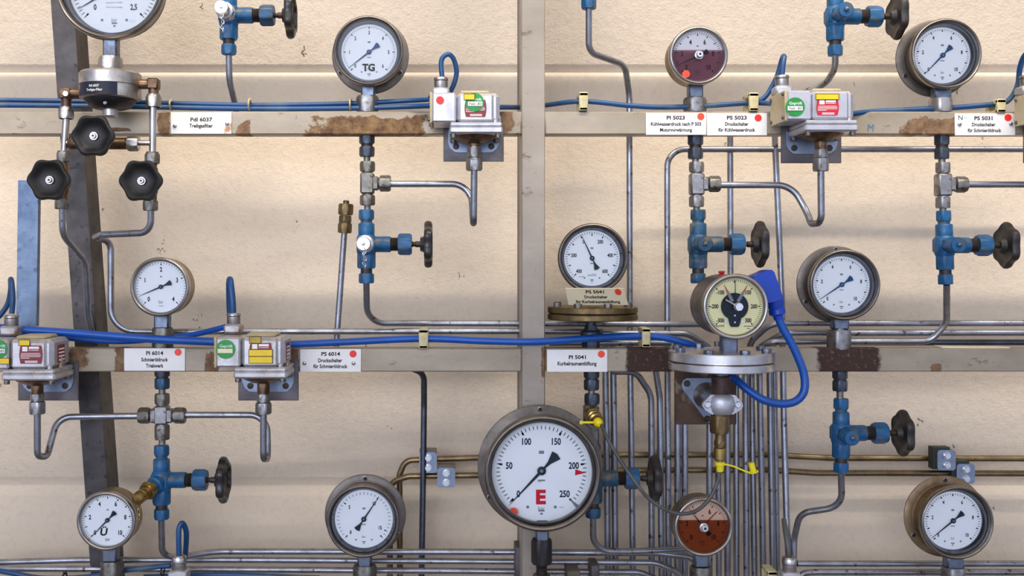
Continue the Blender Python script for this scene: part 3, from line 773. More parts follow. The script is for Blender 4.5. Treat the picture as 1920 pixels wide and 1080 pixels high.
# ---------------------------------------------------------------- gauges
def dial_angle(f): return math.radians(225 - 270 * f)
def gauge(cx, cy, R, zf, label, kind='A', flange=None, vmax=10.0, vmin=0.0, majors=(), labels=(), minor=0.2, ptr=225, numh=8.5, rd=None, unit='bar', face='dial_white',
          nr=.70, needle='needle_dark', stem=None, extra=None, depth=None, tick=(.93, .80, .86), liquid=None, case=None, unit_y=-.60, num_mat='print_black', stemw=13.0, stemx=None):
    k = (D - zf) / D; R = R * k
    O = U(cx, cy, zf)
    t = thing('pressure_gauge', O + DN * R, label, 'gauge', 'round pressure gauges')
    if kind == 'A':
        depth = depth or 56; rd = (rd or R * .80); zd = 20 * R / 66.0
        q = R / 66.0
        mb = MB(); mb.lathe(O, BK, [(R * .865, 10), (R * .885, 11), (R * .885, depth - 2), (R * .86, depth)], 72, cap=(False, True))
        cs = mb.build('case', case or 'case_grey', t)
        mb = MB(); mb.lathe(O, BK, [(rd * .99, zd + 1), (rd * 1.0, zd - 1), (rd * 1.03, zd - 3), (R * .90, 9 * q), (R * .905, 4 * q)], 72, mi=1, cap=(False, False))
        mb.lathe(O, BK, [(R * .905, 4 * q), (R * .925, 1.2 * q), (R * .95, 0), (R * .975, .6 * q), (R * .98, 1.5 * q), (R * .995, 2.5 * q), (R, 5 * q), (R, 11 * q), (R * .985, 13 * q), (R * .86, 13.5 * q)], 96, mi=0, cap=(False, False))
        bz = mb.build('bezel', ['bezel_steel', 'bezel_inner'], t, smooth=50)
        if flange:
            fr = flange * k
            mb = MB(); mb.lathe(O, BK, [(R * .84, depth - 6), (R * .90, depth - 6), (R * .92, depth - 4.5), (fr - 1.5, depth - 4), (fr, depth - 3), (fr, depth), (fr - 1, depth + 1), (R * .8, depth + 1)], 96, cap=(False, True))
            fl = mb.build('mounting_flange', case or 'case_grey', t)
            for a in (90, 210, 330):
                mb = MB(); d = X * math.cos(math.radians(a)) + Z * math.sin(math.radians(a))
                c = O + BK * (depth - 5.4) + d * (fr - 7)
                mb.lathe(c, F, [(4.2, 0), (4.4, .8), (3.4, 1.2)], 16, mi=1); mb.lathe(c, F, [(3.2, .9), (3.2, 1.3)], 14, mi=0)
                mb.build('screw_hole', ['dark_void', 'bezel_steel'], fl)
        gh = 5 * q; gr = R * .90
    else:
        depth = depth or 58; rd = (rd or R * .86); zd = 12.0
        mb = MB(); mb.lathe(O, BK, [(R * .93, 9), (R * .965, 11), (R * .965, depth - 6), (R * .93, depth - 1), (R * .8, depth)], 72, cap=(False, True))
        cs = mb.build('case', case or 'case_bronze', t)
        mb = MB(); mb.lathe(O, BK, [(rd, zd), (rd * 1.005, 4), (R * .90, 1.0), (R * .93, 0), (R * .97, .8), (R, 4), (R, 11), (R * .97, 13), (R * .9, 13)], 96, cap=(False, False))
        bz = mb.build('bezel', 'stainless', t, smooth=50)
        gh = 3.5; gr = R * .90
    Od = O + BK * zd
    mb = MB(); mb.lathe(Od + BK * 2, F, [(rd, 0), (rd, 2)], 72); dl = mb.build('dial', face, t)
    P = lambda u, v, h=.5: Od + F * h + X * u + Z * v
    # scale marks
    mb = MB()
    def tk(f, r0, r1, w, mi=0):
        a = dial_angle(f); d = (math.cos(a), math.sin(a)); n = (-d[1], d[0])
        vs = [P(d[0] * r + n[0] * s * w, d[1] * r + n[1] * s * w) for (r, s) in ((r0, -1), (r0, 1), (r1, 1), (r1, -1))]
        mb.add(vs, [(0, 1, 2, 3)], mi)
    span = vmax - vmin; nm = int(round(span / minor))
    for i in range(nm + 1): tk(i / nm, rd * tick[2], rd * tick[0], rd * .0075)
    for v in majors: tk((v - vmin) / span, rd * tick[1], rd * tick[0], rd * .0085); tk((v - vmin) / span, rd * tick[1], rd * (tick[1] + .06), rd * .02)
    fs_ = [f if (mb.v[f[1]] - mb.v[f[0]]).cross(mb.v[f[2]] - mb.v[f[0]]).y < 0 else tuple(reversed(f)) for f in mb.f]; mb.f = fs_
    mb.build('scale_marks', num_mat, dl)
    mb = MB(); fn = lambda u, v: P(u, v)
    for lab, v in labels:
        a = dial_angle((v - vmin) / span); rr = rd * nr
        text(mb, lab, fn, math.cos(a) * rr, math.sin(a) * rr - numh / 2, numh, bold=.03, condense=.74)
    if unit: text(mb, unit, fn, 0, rd * unit_y - numh * .4, numh * .72, mi=1, bold=.0, condense=.8)
    if unit and kind == 'A':
        for sgn in (-1, 1): mb.lathe(P(sgn * rd * .27, -rd * .71, .2), F, [(rd * .03, 0), (rd * .03, .6)], 12, mi=1)
        mb.box(P(0, rd * .36), rd * .05, .2, rd * .03, mi=1)
        mb.box(P(0, -rd * .78), rd * .06, .2, rd * .018, mi=1); mb.box(P(0, -rd * .84), rd * .025, .2, rd * .018, mi=1)
        mb.box(P(0, -rd * .19), rd * .07, .2, rd * .015, mi=1)
    elif unit:
        mb.box(P(0, rd * .40), rd * .04, .2, rd * .025, mi=1); mb.box(P(0, -rd * .75), rd * .09, .2, rd * .01, mi=1)
    mb.build('numerals', [num_mat, 'print_grey'], dl)
    if extra: extra(P, rd, dl, t)
    # pointer
    if ptr is not None:
        a = math.radians(ptr); d = (math.cos(a), math.sin(a)); n = (-d[1], d[0])
        def pp(r, s, h=3.0): return P(d[0] * r + n[0] * s, d[1] * r + n[1] * s, h)
        mb = MB(); w = rd * .035
        mb.prism([pp(rd * .92, .25), pp(rd * .92, -.25), pp(rd * .1, -w * .75), pp(-rd * .12, -w * .6), pp(-rd * .22, -w), pp(-rd * .42, -w * 3.1), pp(-rd * .45, 0), pp(-rd * .42, w * 3.1), pp(-rd * .22, w), pp(-rd * .12, w * .6), pp(rd * .1, w * .75)], .8)
        po = mb.build('pointer', needle, t)
        mb = MB(); mb.lathe(P(0, 0, 1.5), F, [(rd * .085, 0), (rd * .085, 2.4), (rd * .07, 3)], 24, mi=0); mb.lathe(P(0, 0, 4.2), F, [(rd * .035, 0), (rd * .03, .8)], 12, mi=1)
        mb.build('pointer_hub', [needle, 'print_grey'], po)
    if liquid:
        lm, frac = liquid
        yl = rd * frac; n = 40; a0 = math.asin(frac); rr = rd * .99
        pts = [P(math.cos(b) * rr, math.sin(b) * rr, 6.5) for b in [(-PI - a0) + (PI + 2 * a0) * i / n for i in range(n + 1)]]
        mb = MB(); mb.add(pts, [tuple(range(len(pts)))]); 
        f = mb.f[0]; nn = (mb.v[f[1]] - mb.v[f[0]]).cross(mb.v[f[10]] - mb.v[f[0]])
        if nn.y > 0: mb.f = [tuple(reversed(f))]
        mb.build('liquid_fill', lm, t, label='darker glycerine filling the lower part of the dial')
        mb = MB(); mb.hexn(P(0, 0, 7), F, rd * .19, 6); mb.cyl(P(0, 0, 10), F, rd * .14, 12, bev=1.5); 
        mb.lathe(P(0, 0, 22), F, [(rd * .05, -.4), (rd * .05, .2)], 12, mi=1)
        mb.build('adjusting_screw', ['bright_zinc', 'dark_void'], t)
    mb = MB(); mb.lathe(O + BK * (gh + .6), F, [(gr, 0), (gr, .6)], 64); mb.build('glass', 'glass_warm' if liquid and 'amber' in liquid[0] else 'glass_clear', t)
    if stem:
        # stem = (y_bottom px, axis z): square shank coming out under the case
        sx = stemx if stemx is not None else cx
        z0 = stem[1]; bt = U(sx, stem[0], z0); top = O.z - R * .86
        mb = MB(); mb.box(Vector((bt.x, -z0, (top + bt.z) / 2)), stemw, 12, (top - bt.z) / 2, 3); mb.build('shank', 'zinc_blue', t)
    return t
def tenlabels(): return [(str(v), v) for v in (0, 2, 4, 6, 8, 10)]
ten = dict(vmax=10, minor=.2, majors=range(0, 11), labels=tenlabels())

def tg_extra(P, rd, dl, t):
    mb = MB(); text(mb, 'TG', lambda u, v: P(u, v, .6), -1, -rd * .67, 12.5, bold=.05, width=24)
    mb.build('marking', 'print_black', dl, label='large black letters TG')
gauge(690.5, 94, 66, 12, 'white dial gauge marked TG above the rusty stretch of the upper rail', flange=74, vmax=6, minor=.1, majors=range(0, 7), labels=[(str(i), i) for i in range(7)], ptr=218, numh=6.5, needle='needle_blue', stem=(183, -20), extra=tg_extra, tick=(.94, .84, .88))
gauge(1776, 100, 66.5, 12, 'flanged white gauge above the PS 5031 plate at the upper right', flange=74, ptr=226, numh=6.5, needle='needle_blue', stem=(188, -20), stemx=1764, stemw=16, tick=(.94, .84, .88), **ten)
def mm_extra(P, rd, dl, t):
    mb = MB(); mb.box(P(-rd * .37, -rd * .60 - 3.5), 5.2, .2, .35); mb.build('underline', 'print_black', dl)
gauge(1112.5, 484, 66, 10, 'white gauge reading in mmWS standing on the bronze flange disc', vmin=-400, vmax=600, minor=20, majors=range(-400, 700, 100), labels=[('400', -400), ('200', -200), ('0', 0), ('200', 200), ('400', 400), ('600', 600)], ptr=115, numh=6.5, unit='mmWS', needle='needle_dark', extra=mm_extra, stem=(566, -20), tick=(.95, .80, .88), nr=.66)
gauge(1585, 534, 67, 12, 'flanged white gauge above the dark rust patch on the middle rail', flange=74, ptr=214, numh=6.5, needle='needle_blue', stem=(618, -20), stemx=1574, stemw=15, tick=(.94, .84, .88), **ten)
gauge(680.5, 978, 69, 12, 'flanged white gauge reading near ten below the left pipe clamps', flange=78, vmax=16, minor=.5, majors=(0, 5, 10, 15, 16), labels=[('0', 0), ('5', 5), ('10', 10), ('15', 15)], ptr=56, numh=6.5, stem=(1062, -20), stemx=684, tick=(.92, .80, .84), nr=.64)
gauge(1796, 981, 69, 12, 'flanged brownish gauge in the bottom right corner', flange=78, ptr=219, numh=6.5, case='case_bronze', stem=(1066, -20), stemx=1787, stemw=16, tick=(.94, .84, .88), **ten)

def e_extra(P, rd, dl, t):
    mb = MB(); text(mb, 'E', lambda u, v: P(u, v, .6), -1, -rd * .64, 23.5, bold=.05, width=18)
    mb.build('marking', 'mark_red', dl, label='large red letter E')
    a = dial_angle(.843); d = (math.cos(a), math.sin(a)); n = (-d[1], d[0])
    mb = MB(); mb.prism([P(d[0] * r + n[0] * s, d[1] * r + n[1] * s, 1.2) for r, s in ((rd * .86, 0), (rd * .66, 5.5), (rd * .66, -5.5))], .8)
    mb.build('limit_mark', 'mark_red', dl, label='red triangular limit mark')
    mb = MB(); mb.lathe(P(-rd * .55, -rd * .79, 8), F, [(8, 0), (8, 1)], 24); mb.build('sticker_dot', 'dot_orange', t, label='orange-red sticker dot')
    mb = MB(); text(mb, '310', lambda u, v: P(u, v, .6), -4, -rd * .23, 4.2, bold=0); text(mb, 'KL1,0', lambda u, v: P(u, v, .6), 37, -rd * .73, 3, bold=0)
    a = dial_angle(1.0); d = (math.cos(a), math.sin(a)); n = (-d[1], d[0])
    mb.prism([P(d[0] * r + n[0] * s, d[1] * r + n[1] * s, 1.2) for r, s in ((rd * .80, .8), (rd * .80, -.8), (rd * .99, -3.5), (rd * .99, 3.5))], .6)
    mb.build('small_print', 'print_grey', dl)
gauge(1018, 889, 110, 82, 'very large gauge marked with a red E in front of the upright', flange=121, rd=93.5, vmax=250, minor=5, majors=range(0, 300, 50), labels=[(str(i), i) for i in range(0, 300, 50)], ptr=226.6, numh=11.5, depth=66, needle='needle_dark', extra=e_extra, stem=(1014, 45), stemx=1016, stemw=12, tick=(.88, .775, .81), nr=.64, unit_y=-.73, num_mat='print_navy')
def tl_extra(P, rd, dl, t):
    mb = MB()
    for i, s in enumerate(('gerade im 100%', 'des Ausschlags')): text(mb, s, lambda u, v: P(u, v, .6), 0, -rd * (.34 + .10 * i), 2.6, bold=0, width=30)
    text(mb, 'KL 1,0', lambda u, v: P(u, v, .6), 34, -rd * .755, 3, bold=0)
    mb.build('small_print', 'print_grey', dl)
gauge(204.5, -31, 104.5, 62, 'large gauge cut off by the top edge above the filter manifold', rd=84, vmax=2.5, minor=.05, majors=(0, .5, 1, 1.5, 2, 2.5), labels=[('0', 0), ('0,5', .5), ('1', 1), ('1,5', 1.5), ('2', 2), ('2,5', 2.5)], ptr=211, numh=10, depth=60, needle='needle_dark', extra=tl_extra, stem=(110, 40), stemx=209, stemw=13, tick=(.93, .80, .85), nr=.60, unit_y=-.70, num_mat='print_navy')

gauge(298.7, 538, 56, 22, 'small round gauge numbered to 4 above the PI 6014 plate', kind='B', vmax=4, minor=.1, majors=range(0, 5), labels=[(str(i), i) for i in range(5)], ptr=203, numh=8, stem=(616, -15), stemx=305, stemw=14, tick=(.97, .84, .90), nr=.68, unit_y=-.58)
def u_extra(P, rd, dl, t):
    mb = MB(); text(mb, 'Ü', lambda u, v: P(u, v, .6), -8, -rd * .60, 13, bold=.03, width=13, slant=.15); mb.build('marking', 'print_black', dl, label='thick black hand-drawn letter U with dots')
gauge(198, 977.8, 56, 22, 'brown cased gauge with a thick black letter beside the brass coupling, lower left', kind='B', ptr=226, numh=8, extra=u_extra, stem=(1052, -15), stemx=208, stemw=14, tick=(.97, .84, .90), nr=.70, unit_y=-.76, **ten)
def r_extra(P, rd, dl, t):
    mb = MB(); mb.lathe(P(-rd * .50, -rd * .74, 9.5), F, [(7, 0), (7, .8)], 22); mb.build('sticker_dot', 'dot_orange', t, label='orange-red sticker dot')
gauge(1310.6, 103, 55.5, 22, 'gauge half filled with dark red liquid above the PI 5023 plate', kind='B', ptr=205, numh=8.5, face='dial_warm', liquid=('liquid_red', .22), extra=r_extra, stem=(185, -15), stemx=1303, stemw=13.5, tick=(.95, .80, .86), nr=.62, **ten)
def o_extra(P, rd, dl, t):
    a = math.radians(45); d = (math.cos(a), math.sin(a)); n = (-d[1], d[0])
    mb = MB(); mb.prism([P(d[0] * r + n[0] * s, d[1] * r + n[1] * s, 2) for r, s in ((rd * .1, .8), (rd * .1, -.8), (rd * .8, -.8), (rd * .8, .8))], .6); mb.build('limit_hand', 'sticker_maroon', t)
gauge(1320, 989, 56, 22, 'gauge half filled with amber liquid at the bottom among the vertical tubes', kind='B', ptr=128, numh=8.5, face='dial_warm', liquid=('liquid_amber', .26), extra=o_extra, stem=(1062, -15), stemx=1314, stemw=13.5, tick=(.95, .80, .86), nr=.62, **ten)

def c_extra(P, rd, dl, t):
    # black keyhole shaped contact unit
    pts = []
    r = rd * .48
    for i in range(29):
        a = math.radians(-62 + (304) * i / 28); pts.append(P(math.cos(a) * r, math.sin(a) * r, 4))
    pts += [P(-rd * .17, -rd * .66, 4), P(-rd * .12, -rd * .72, 4), P(rd * .12, -rd * .72, 4), P(rd * .17, -rd * .66, 4)]
    mb = MB(); mb.prism(pts, 3); cu = mb.build('contact_unit', 'dial_black', t)
    mb = MB()
    for (u, v) in ((0, -.32), (0, -.56)): mb.lathe(P(rd * u, rd * v, 4.3), F, [(1.8, 0), (1.4, .9)], 10)
    mb.lathe(P(-rd * .32, -rd * .52, 1), F, [(2.6, 0), (2.2, 2)], 12); mb.lathe(P(rd * .26, -rd * .53, 1), F, [(2.6, 0), (2.2, 2)], 12)
    mb.build('screws', 'bright_zinc', cu)
    for ang, nm in ((117, 'limit_hand'), (60, 'limit_hand')):
        a = math.radians(ang); d = (math.cos(a), math.sin(a)); n = (-d[1], d[0])
        mb = MB(); mb.prism([P(d[0] * q + n[0] * s, d[1] * q + n[1] * s, 6.5) for q, s in ((rd * .2, 3), (rd * .2, -3), (rd * .6, -2), (rd * .6, 2))], .8, 0)
        mb.prism([P(d[0] * q + n[0] * s, d[1] * q + n[1] * s, 6.5) for q, s in ((rd * .6, 1.2), (rd * .6, -1.2), (rd * .86, -.4), (rd * .86, .4))], .8, 1); mb.build(nm, ['print_grey', 'mark_red'], t)
    mb = MB(); mb.prism([P(u, v, 7.5) for u, v in ((-.7, 0), (.7, 0), (.5, rd * .95), (-.5, rd * .95))], .8); mb.build('pointer', 'print_black', t)
    # setting knob and its lever in front of the glass
    mb = MB(); O2 = P(rd * .06, -rd * .0, 9); mb.cyl(O2, F, rd * .15, 8, bev=1); mb.hexn(O2 + F * 8, F, rd * .15, 7)
    mb.sweep([O2 + F * 5, O2 + F * 9 + L_ * rd * .44 + Z * rd * .24], 1.6, 10); mb.build('setting_knob', 'bright_zinc', t)
    mb = MB(); text(mb, 'mmWS', lambda u, v: P(u, v), -rd * .50, -rd * .73, 4, bold=.01, width=15)
    mb.box(P(rd * .5, -rd * .70), 8, .2, .5); mb.box(P(rd * .5, -rd * .78), 3, .2, .5); mb.build('small_print', 'print_black', dl)
cg = gauge(1380, 575, 62, 130, 'cream-yellow contact gauge with a blue plug above the silver flange disc', kind='B', vmin=-300, vmax=300, minor=10, majors=(-300, -200, -100, 0, 100, 200, 300),
      labels=[('-300', -300), ('-200', -200), ('-100', -100), ('100', 100), ('200', 200), ('300', 300)], ptr=None, numh=7, face='dial_yellow', unit=None, extra=c_extra, depth=118, case='case_grey', stem=(666, 92), stemx=1366, stemw=14, tick=(.97, .84, .89), nr=.70)
def plug():
    t = thing('connector_plug', U(1447, 560, 60), 'bright blue moulded plug on the right side of the cream-yellow contact gauge', 'plug')
    mb = MB(); z = 95
    pts = [U(*p, z) for p in ((1412, 519), (1439, 507), (1447, 506), (1452, 510), (1468, 556), (1466, 562), (1443, 568), (1432, 560), (1420, 540))]
    mb.prism(pts, 44); mb.build('housing', 'plug_blue', t, smooth=30)
    mb = MB(); a = U(1451, 556, 72); b = U(1458, 590, 72); ax = (b - a).normalized()
    mb.lathe(a, ax, [(15, 0), (15.5, 12), (13, 22), (14.5, 24), (14.5, 32), (9, 35), (8, 42)], 28); mb.build('cable_collar', 'plug_blue', t)
plug()
mbk = MB(); o_ = U(1353, 519, 60); mbk.lathe(o_ + Vector((0, 0, -2)), Z, [(3, 0), (3, 4), (6, 5), (6, 7), (3.5, 8), (6, 10), (6, 12), (2, 13)], 16)
tag(mbk.build('vent_plug', 'red_plastic'), 'tiny red vent plug on top of the cream-yellow contact gauge', 'plug')

# ---------------------------------------------------------------- gauge seats on the rails
def seat(x, y0, y1, r, m, label, z=-20, cap=True):
    mb = MB(); a = U(x, y0, z); b = U(x, y1, z); mb.hexn(b, Z, r, (a - b).length)
    if cap: mb.cyl(a - Z * 1, Z, r * .5, 4)
    return tag(mb.build('gauge_socket', m), label, 'socket', 'gauge sockets')
seat(689, 180, 211, 21.5, 'zinc', 'zinc hex socket carrying the TG gauge on the upper rail')
seat(1303, 184, 211, 22.5, 'zinc', 'hex socket carrying the red filled gauge on the upper rail')
seat(1764, 185, 211, 23.5, 'stainless', 'hex socket carrying the upper right flanged gauge')
seat(1573, 618, 654, 23.5, 'zinc', 'bulky zinc hex socket under the gauge above the dark rust patch')
seat(305, 614, 654, 20.5, 'zinc_dull', 'grey hex socket under the gauge above the PI 6014 plate')
seat(684, 1058, 1098, 22.5, 'zinc_dull', 'worn hex socket at the bottom edge under the gauge reading near ten')
seat(210, 1050, 1098, 22, 'zinc_dull', 'grey hex socket at the bottom edge under the brown cased gauge')
seat(1787, 1062, 1098, 23.5, 'zinc', 'hex socket at the bottom edge under the bottom right gauge')
seat(1314, 1061, 1098, 21.5, 'zinc_dull', 'hex socket at the bottom edge under the amber gauge')
def black_coupling():
    t = thing('coupling_nut', U(1016, 1098, -15), 'long black hexagonal coupling under the big E gauge', 'coupling')
    mb = MB(); a = U(1015.5, 1010, 45); b = U(1015.5, 1057, 45); mb.hexn(b, Z, 19, (a - b).length); mb.build('hex_body', 'black_metal', t)
    mb = MB(); prof = []
    for i in range(8): prof += [(10.5, -i * 3.2), (9.5, -i * 3.2 - 1.6)]
    mb.lathe(b, Z, [(r, h) for r, h in reversed(prof)], 20); mb.build('threaded_end', 'black_metal', t)
    mb = MB(); q = U(1015.5, 1076, 45); mb.cyl(q - Z * 26, Z, 16, 26, bev=2); mb.build('base_ring', 'brass_dull', t)
black_coupling()
for (x, y0, x1, m, lab) in ((1063, 1071, 1088, 'clamp_tan', 'small tan block at the bottom edge right of the black coupling'), (1108, 1060, 1124, 'bracket_steel', 'small dark clip around the bottom tubes right of the upright'), (966, 1026, 977, 'bracket_steel', 'narrow dark tube clip on the left of the upright at the bottom')):
    mb = MB(); mb.pbox(x, y0, x1, 1098, -58 if x != 966 else -60, -112, 2); tag(mb.build('tube_clip', m), lab, 'clip', 'tube clips')

# ---------------------------------------------------------------- flange discs
def disc(x, yt, ym, yb, r, z, m, label, nb, bolt, bm, stem=None, rim=1.5, bh=9):
    t = thing('flange_disc', U(x, yb, z), label, 'flange', 'bolted flange discs')
    a = U(x, yt, z); mid = U(x, ym, z); b = U(x, yb, z)
    mb = MB(); mb.lathe(mid + Z * .8, Z, [(r - rim, 0), (r, rim), (r, (a - mid).length - 1.5 - rim), (r - rim, (a - mid).length - 1.5)], 96); mb.build('upper_plate', m, t, smooth=25)
    mb = MB(); mb.lathe(b, Z, [(r - rim, 0), (r, rim), (r, (mid - b).length - .8 - rim), (r - rim, (mid - b).length - .8)], 96); mb.build('lower_plate', m, t, smooth=25)
    mb = MB(); mb.cyl(mid - Z * 1, Z, r - 6, 2.5, 48); mb.build('gasket', 'dark_void', t)
    for i in range(nb):
        an = 2 * PI * (i + .35) / nb; c = a + X * math.cos(an) * (r - 13) + BK * math.sin(an) * (r - 13) - Z * 2
        mb = MB(); mb.hexn(c, Z, bolt, bh, rot=an); mb.build('bolt', bm, t)
    return t
disc(1111, 574, 587, 599, 84.5, -20, 'brass_dull', 'bronze coloured bolted flange disc under the mmWS gauge right of the upright', 8, 7.5, 'zinc_dull')
mat('disc_chrome', (222, 220, 220), (190, 186, 184), metal=1, rough=.24, scale=30, rvar=.1)
disc(1352, 657, 677, 692, 93, 97, 'disc_chrome', 'bright silver bolted flange disc in front of the rusty middle rail', 8, 9, 'zinc_blue', bh=8)
def stem5041():
    t = thing('pipe_socket', U(1110, 655, -20), 'dark blue-grey socket between the bronze flange disc and the middle rail', 'socket')
    mb = MB(); mb.cyl(U(1108, 615, -20), Z, 10, 18); mb.build('neck', 'blue_grey_fitting', t)
    mb = MB(); mb.lathe(U(1108, 654, -20), Z, [(16, 0), (17, 4), (17, 30), (12, 40), (12, 44)], 6); mb.lathe(U(1108, 654, -20), Z, [(20, 16), (20, 32), (15, 36)], 28); mb.build('hex_body', 'blue_grey_fitting', t)
stem5041()
def diaphragm_holder():
    z = 92
    t = thing('pipe_holder', U(1352, 860, z), 'silver pipe holder with ears on a triangular blue-grey plate under the silver disc', 'holder')
    mb = MB(); f = 3.0
    tri = [(1278, 722), (1281, 713), (1289, 709), (1352, 709), (1358, 716), (1343, 788), (1336, 794), (1327, 792), (1280, 730)]
    mb.prism([U(*p, 8) for p in tri], 6); mb.build('wall_plate', 'clamp_zinc', t, label='triangular blue-grey plate')
    for (x, y) in ((1288, 719), (1326, 785)):
        mb = MB(); mb.cyl(U(x, y, 8), F, 6, 3, bev=1); mb.build('screw', 'thread_dark', t)
    O = U(1352, 757, z)
    mb = MB(); mb.lathe(U(1325, 742, 6), (O - U(1325, 742, 6)), [(26, 0), (24, 4), (18, 10), (15, 30), (15, 80)], 36); mb.build('arm', 'stainless', t)
    mb = MB(); mb.lathe(O - Z * 18, Z, [(18, 0), (23, 5), (24.5, 14), (24.5, 22), (23, 31), (18, 36)], 40)
    for s in (-1, 1):
        pts = [O + X * s * q + Z * h + F * 12 for q, h in ((14, 17), (22, 17), (35, 3), (36, -3), (31, -10), (18, -18), (14, -14))]
        mb.prism(pts, 9)
    mb.build('clamp_body', 'cast_alu', t)
    for s in (-1, 1):
        mb = MB(); mb.cyl(O + X * s * 27 + F * 11, F, 6, 4, bev=1); mb.build('screw', 'bright_zinc', t)
    mb = MB(); mb.cyl(U(1352, 740, z), Z, 17, 34, 32, bev=1.5); mb.build('pipe_nipple', 'brown_nipple', t, label='dark brown pipe nipple')
    mb = MB(); mb.cyl(U(1352, 707, z), Z, 12, 16, 28); mb.build('neck', 'zinc_blue', t)
    mb = MB(); mb.cyl(U(1349, 781, z), Z, 13, 8); mb.hexn(U(1349, 812, z), Z, 17.5, 32); mb.build('brass_nut', 'brass_dull', t)
    mb = MB(); mb.lathe(U(1350, 838, z), Z, [(9, 0), (9, 14), (8, 16), (8, 26)], 24); mb.hexn(U(1350, 836, z), Z, 11, 10); mb.build('brass_adaptor', 'brass_dull', t)
    mb = MB(); mb.cyl(U(1350, 861, z), Z, 11.2, 21, 40, bev=1); mb.build('brass_collar', 'brass', t)
    mb = MB(); mb.cyl(U(1350, 868, z), Z, 5, 8); mb.build('pin', 'zinc', t)
    mb = MB(); mb.lathe(U(1350, 884, z), Z, [(6, 0), (6.5, 2), (7, 10), (9, 11), (9, 17), (7, 18)], 24)
    a = U(1352, 869, z + 6); b = U(1398, 884, z + 20)
    mb.sweep(spline([a, (a + b) / 2 + Z * 2, b, b + X * 8 + DN * 2]), 1.6, 8)
    c = U(1413, 886, z + 20); mb.lathe(c, Vector((-.25, 0, 1)).normalized() , [(9, 0), (9, 2), (5.5, 3), (5.5, 18)], 20)
    mb.build('yellow_dust_cap', 'yellow_cap', t, label='bright yellow cap with a strap and a second hanging cap')
diaphragm_holder()

# ---------------------------------------------------------------- pressure switches
def sticker_round(t, px, py, r, z, m, nm='sticker', label=None):
    mb = MB(); mb.lathe(U(px, py, z), F, [(r, 0), (r, .6)], 36); return mb.build(nm, m, t, label=label)
def sticker_rect(t, x0, y0, x1, y1, z, m, nm='sticker', label=None, border=False):
    mb = MB(); mb.pbox(x0, y0, x1, y1, z + .6, z, 0)
    if border:
        for (a, b, c, d) in ((x0, y0, x1, y0 + .9), (x0, y1 - .9, x1, y1), (x0, y0, x0 + .9, y1), (x1 - .9, y0, x1, y1)): mb.pbox(a, b, c, d, z + .9, z + .5, 0, mi=1)
    return mb.build(nm, [m, 'print_black'], t, label=label)
def barrel(t, x0, y0, x1, y1, z, m, lines=True):
    """maker's label with bulging sides and white print"""
    cx = (x0 + x1) / 2; w = (x1 - x0) / 2; h = (y1 - y0) / 2; cy = (y0 + y1) / 2; pts = []
    for i in range(9): s = -1 + i / 4; pts.append(U(cx + w * (1 - .12 * s * s), cy + h * s, z + .5))
    for i in range(9): s = 1 - i / 4; pts.append(U(cx - w * (1 - .12 * s * s), cy + h * s, z + .5))
    mb = MB(); mb.prism(pts, .6); o = mb.build('maker_label', m, t)
    mb = MB(); W_ = 2 * w; H = 2 * h
    if lines:
        mb.pbox(x0 + W_ * .13, y0 + H * .06, x0 + W_ * .36, y0 + H * .32, z + .9, z + .6)
        mb.pbox(x0 + W_ * .42, y0 + H * .06, x0 + W_ * .86, y0 + H * .18, z + .9, z + .6)
        k = (D - z) / D; q = U(cx, cy, z + .9)
        text(mb, 'Druckschalter', lambda u, v: q + X * u + Z * v, (W_ * .14) * k, h * k * .44, 2.4, width=W_ * .42, bold=.02)
        for i, (a, b) in enumerate(((.08, .9), (.06, .94), (.06, .92), (.06, .45))): mb.pbox(x0 + W_ * a, y0 + H * (.42 + .085 * i), x0 + W_ * b, y0 + H * (.45 + .085 * i), z + .8, z + .6)
        for i in (0, 1): mb.pbox(x0 + W_ * .25, y0 + H * (.84 + .07 * i), x0 + W_ * .8, y0 + H * (.88 + .07 * i), z + .8, z + .6)
        mb.build('label_print', 'print_white', o)
    return o
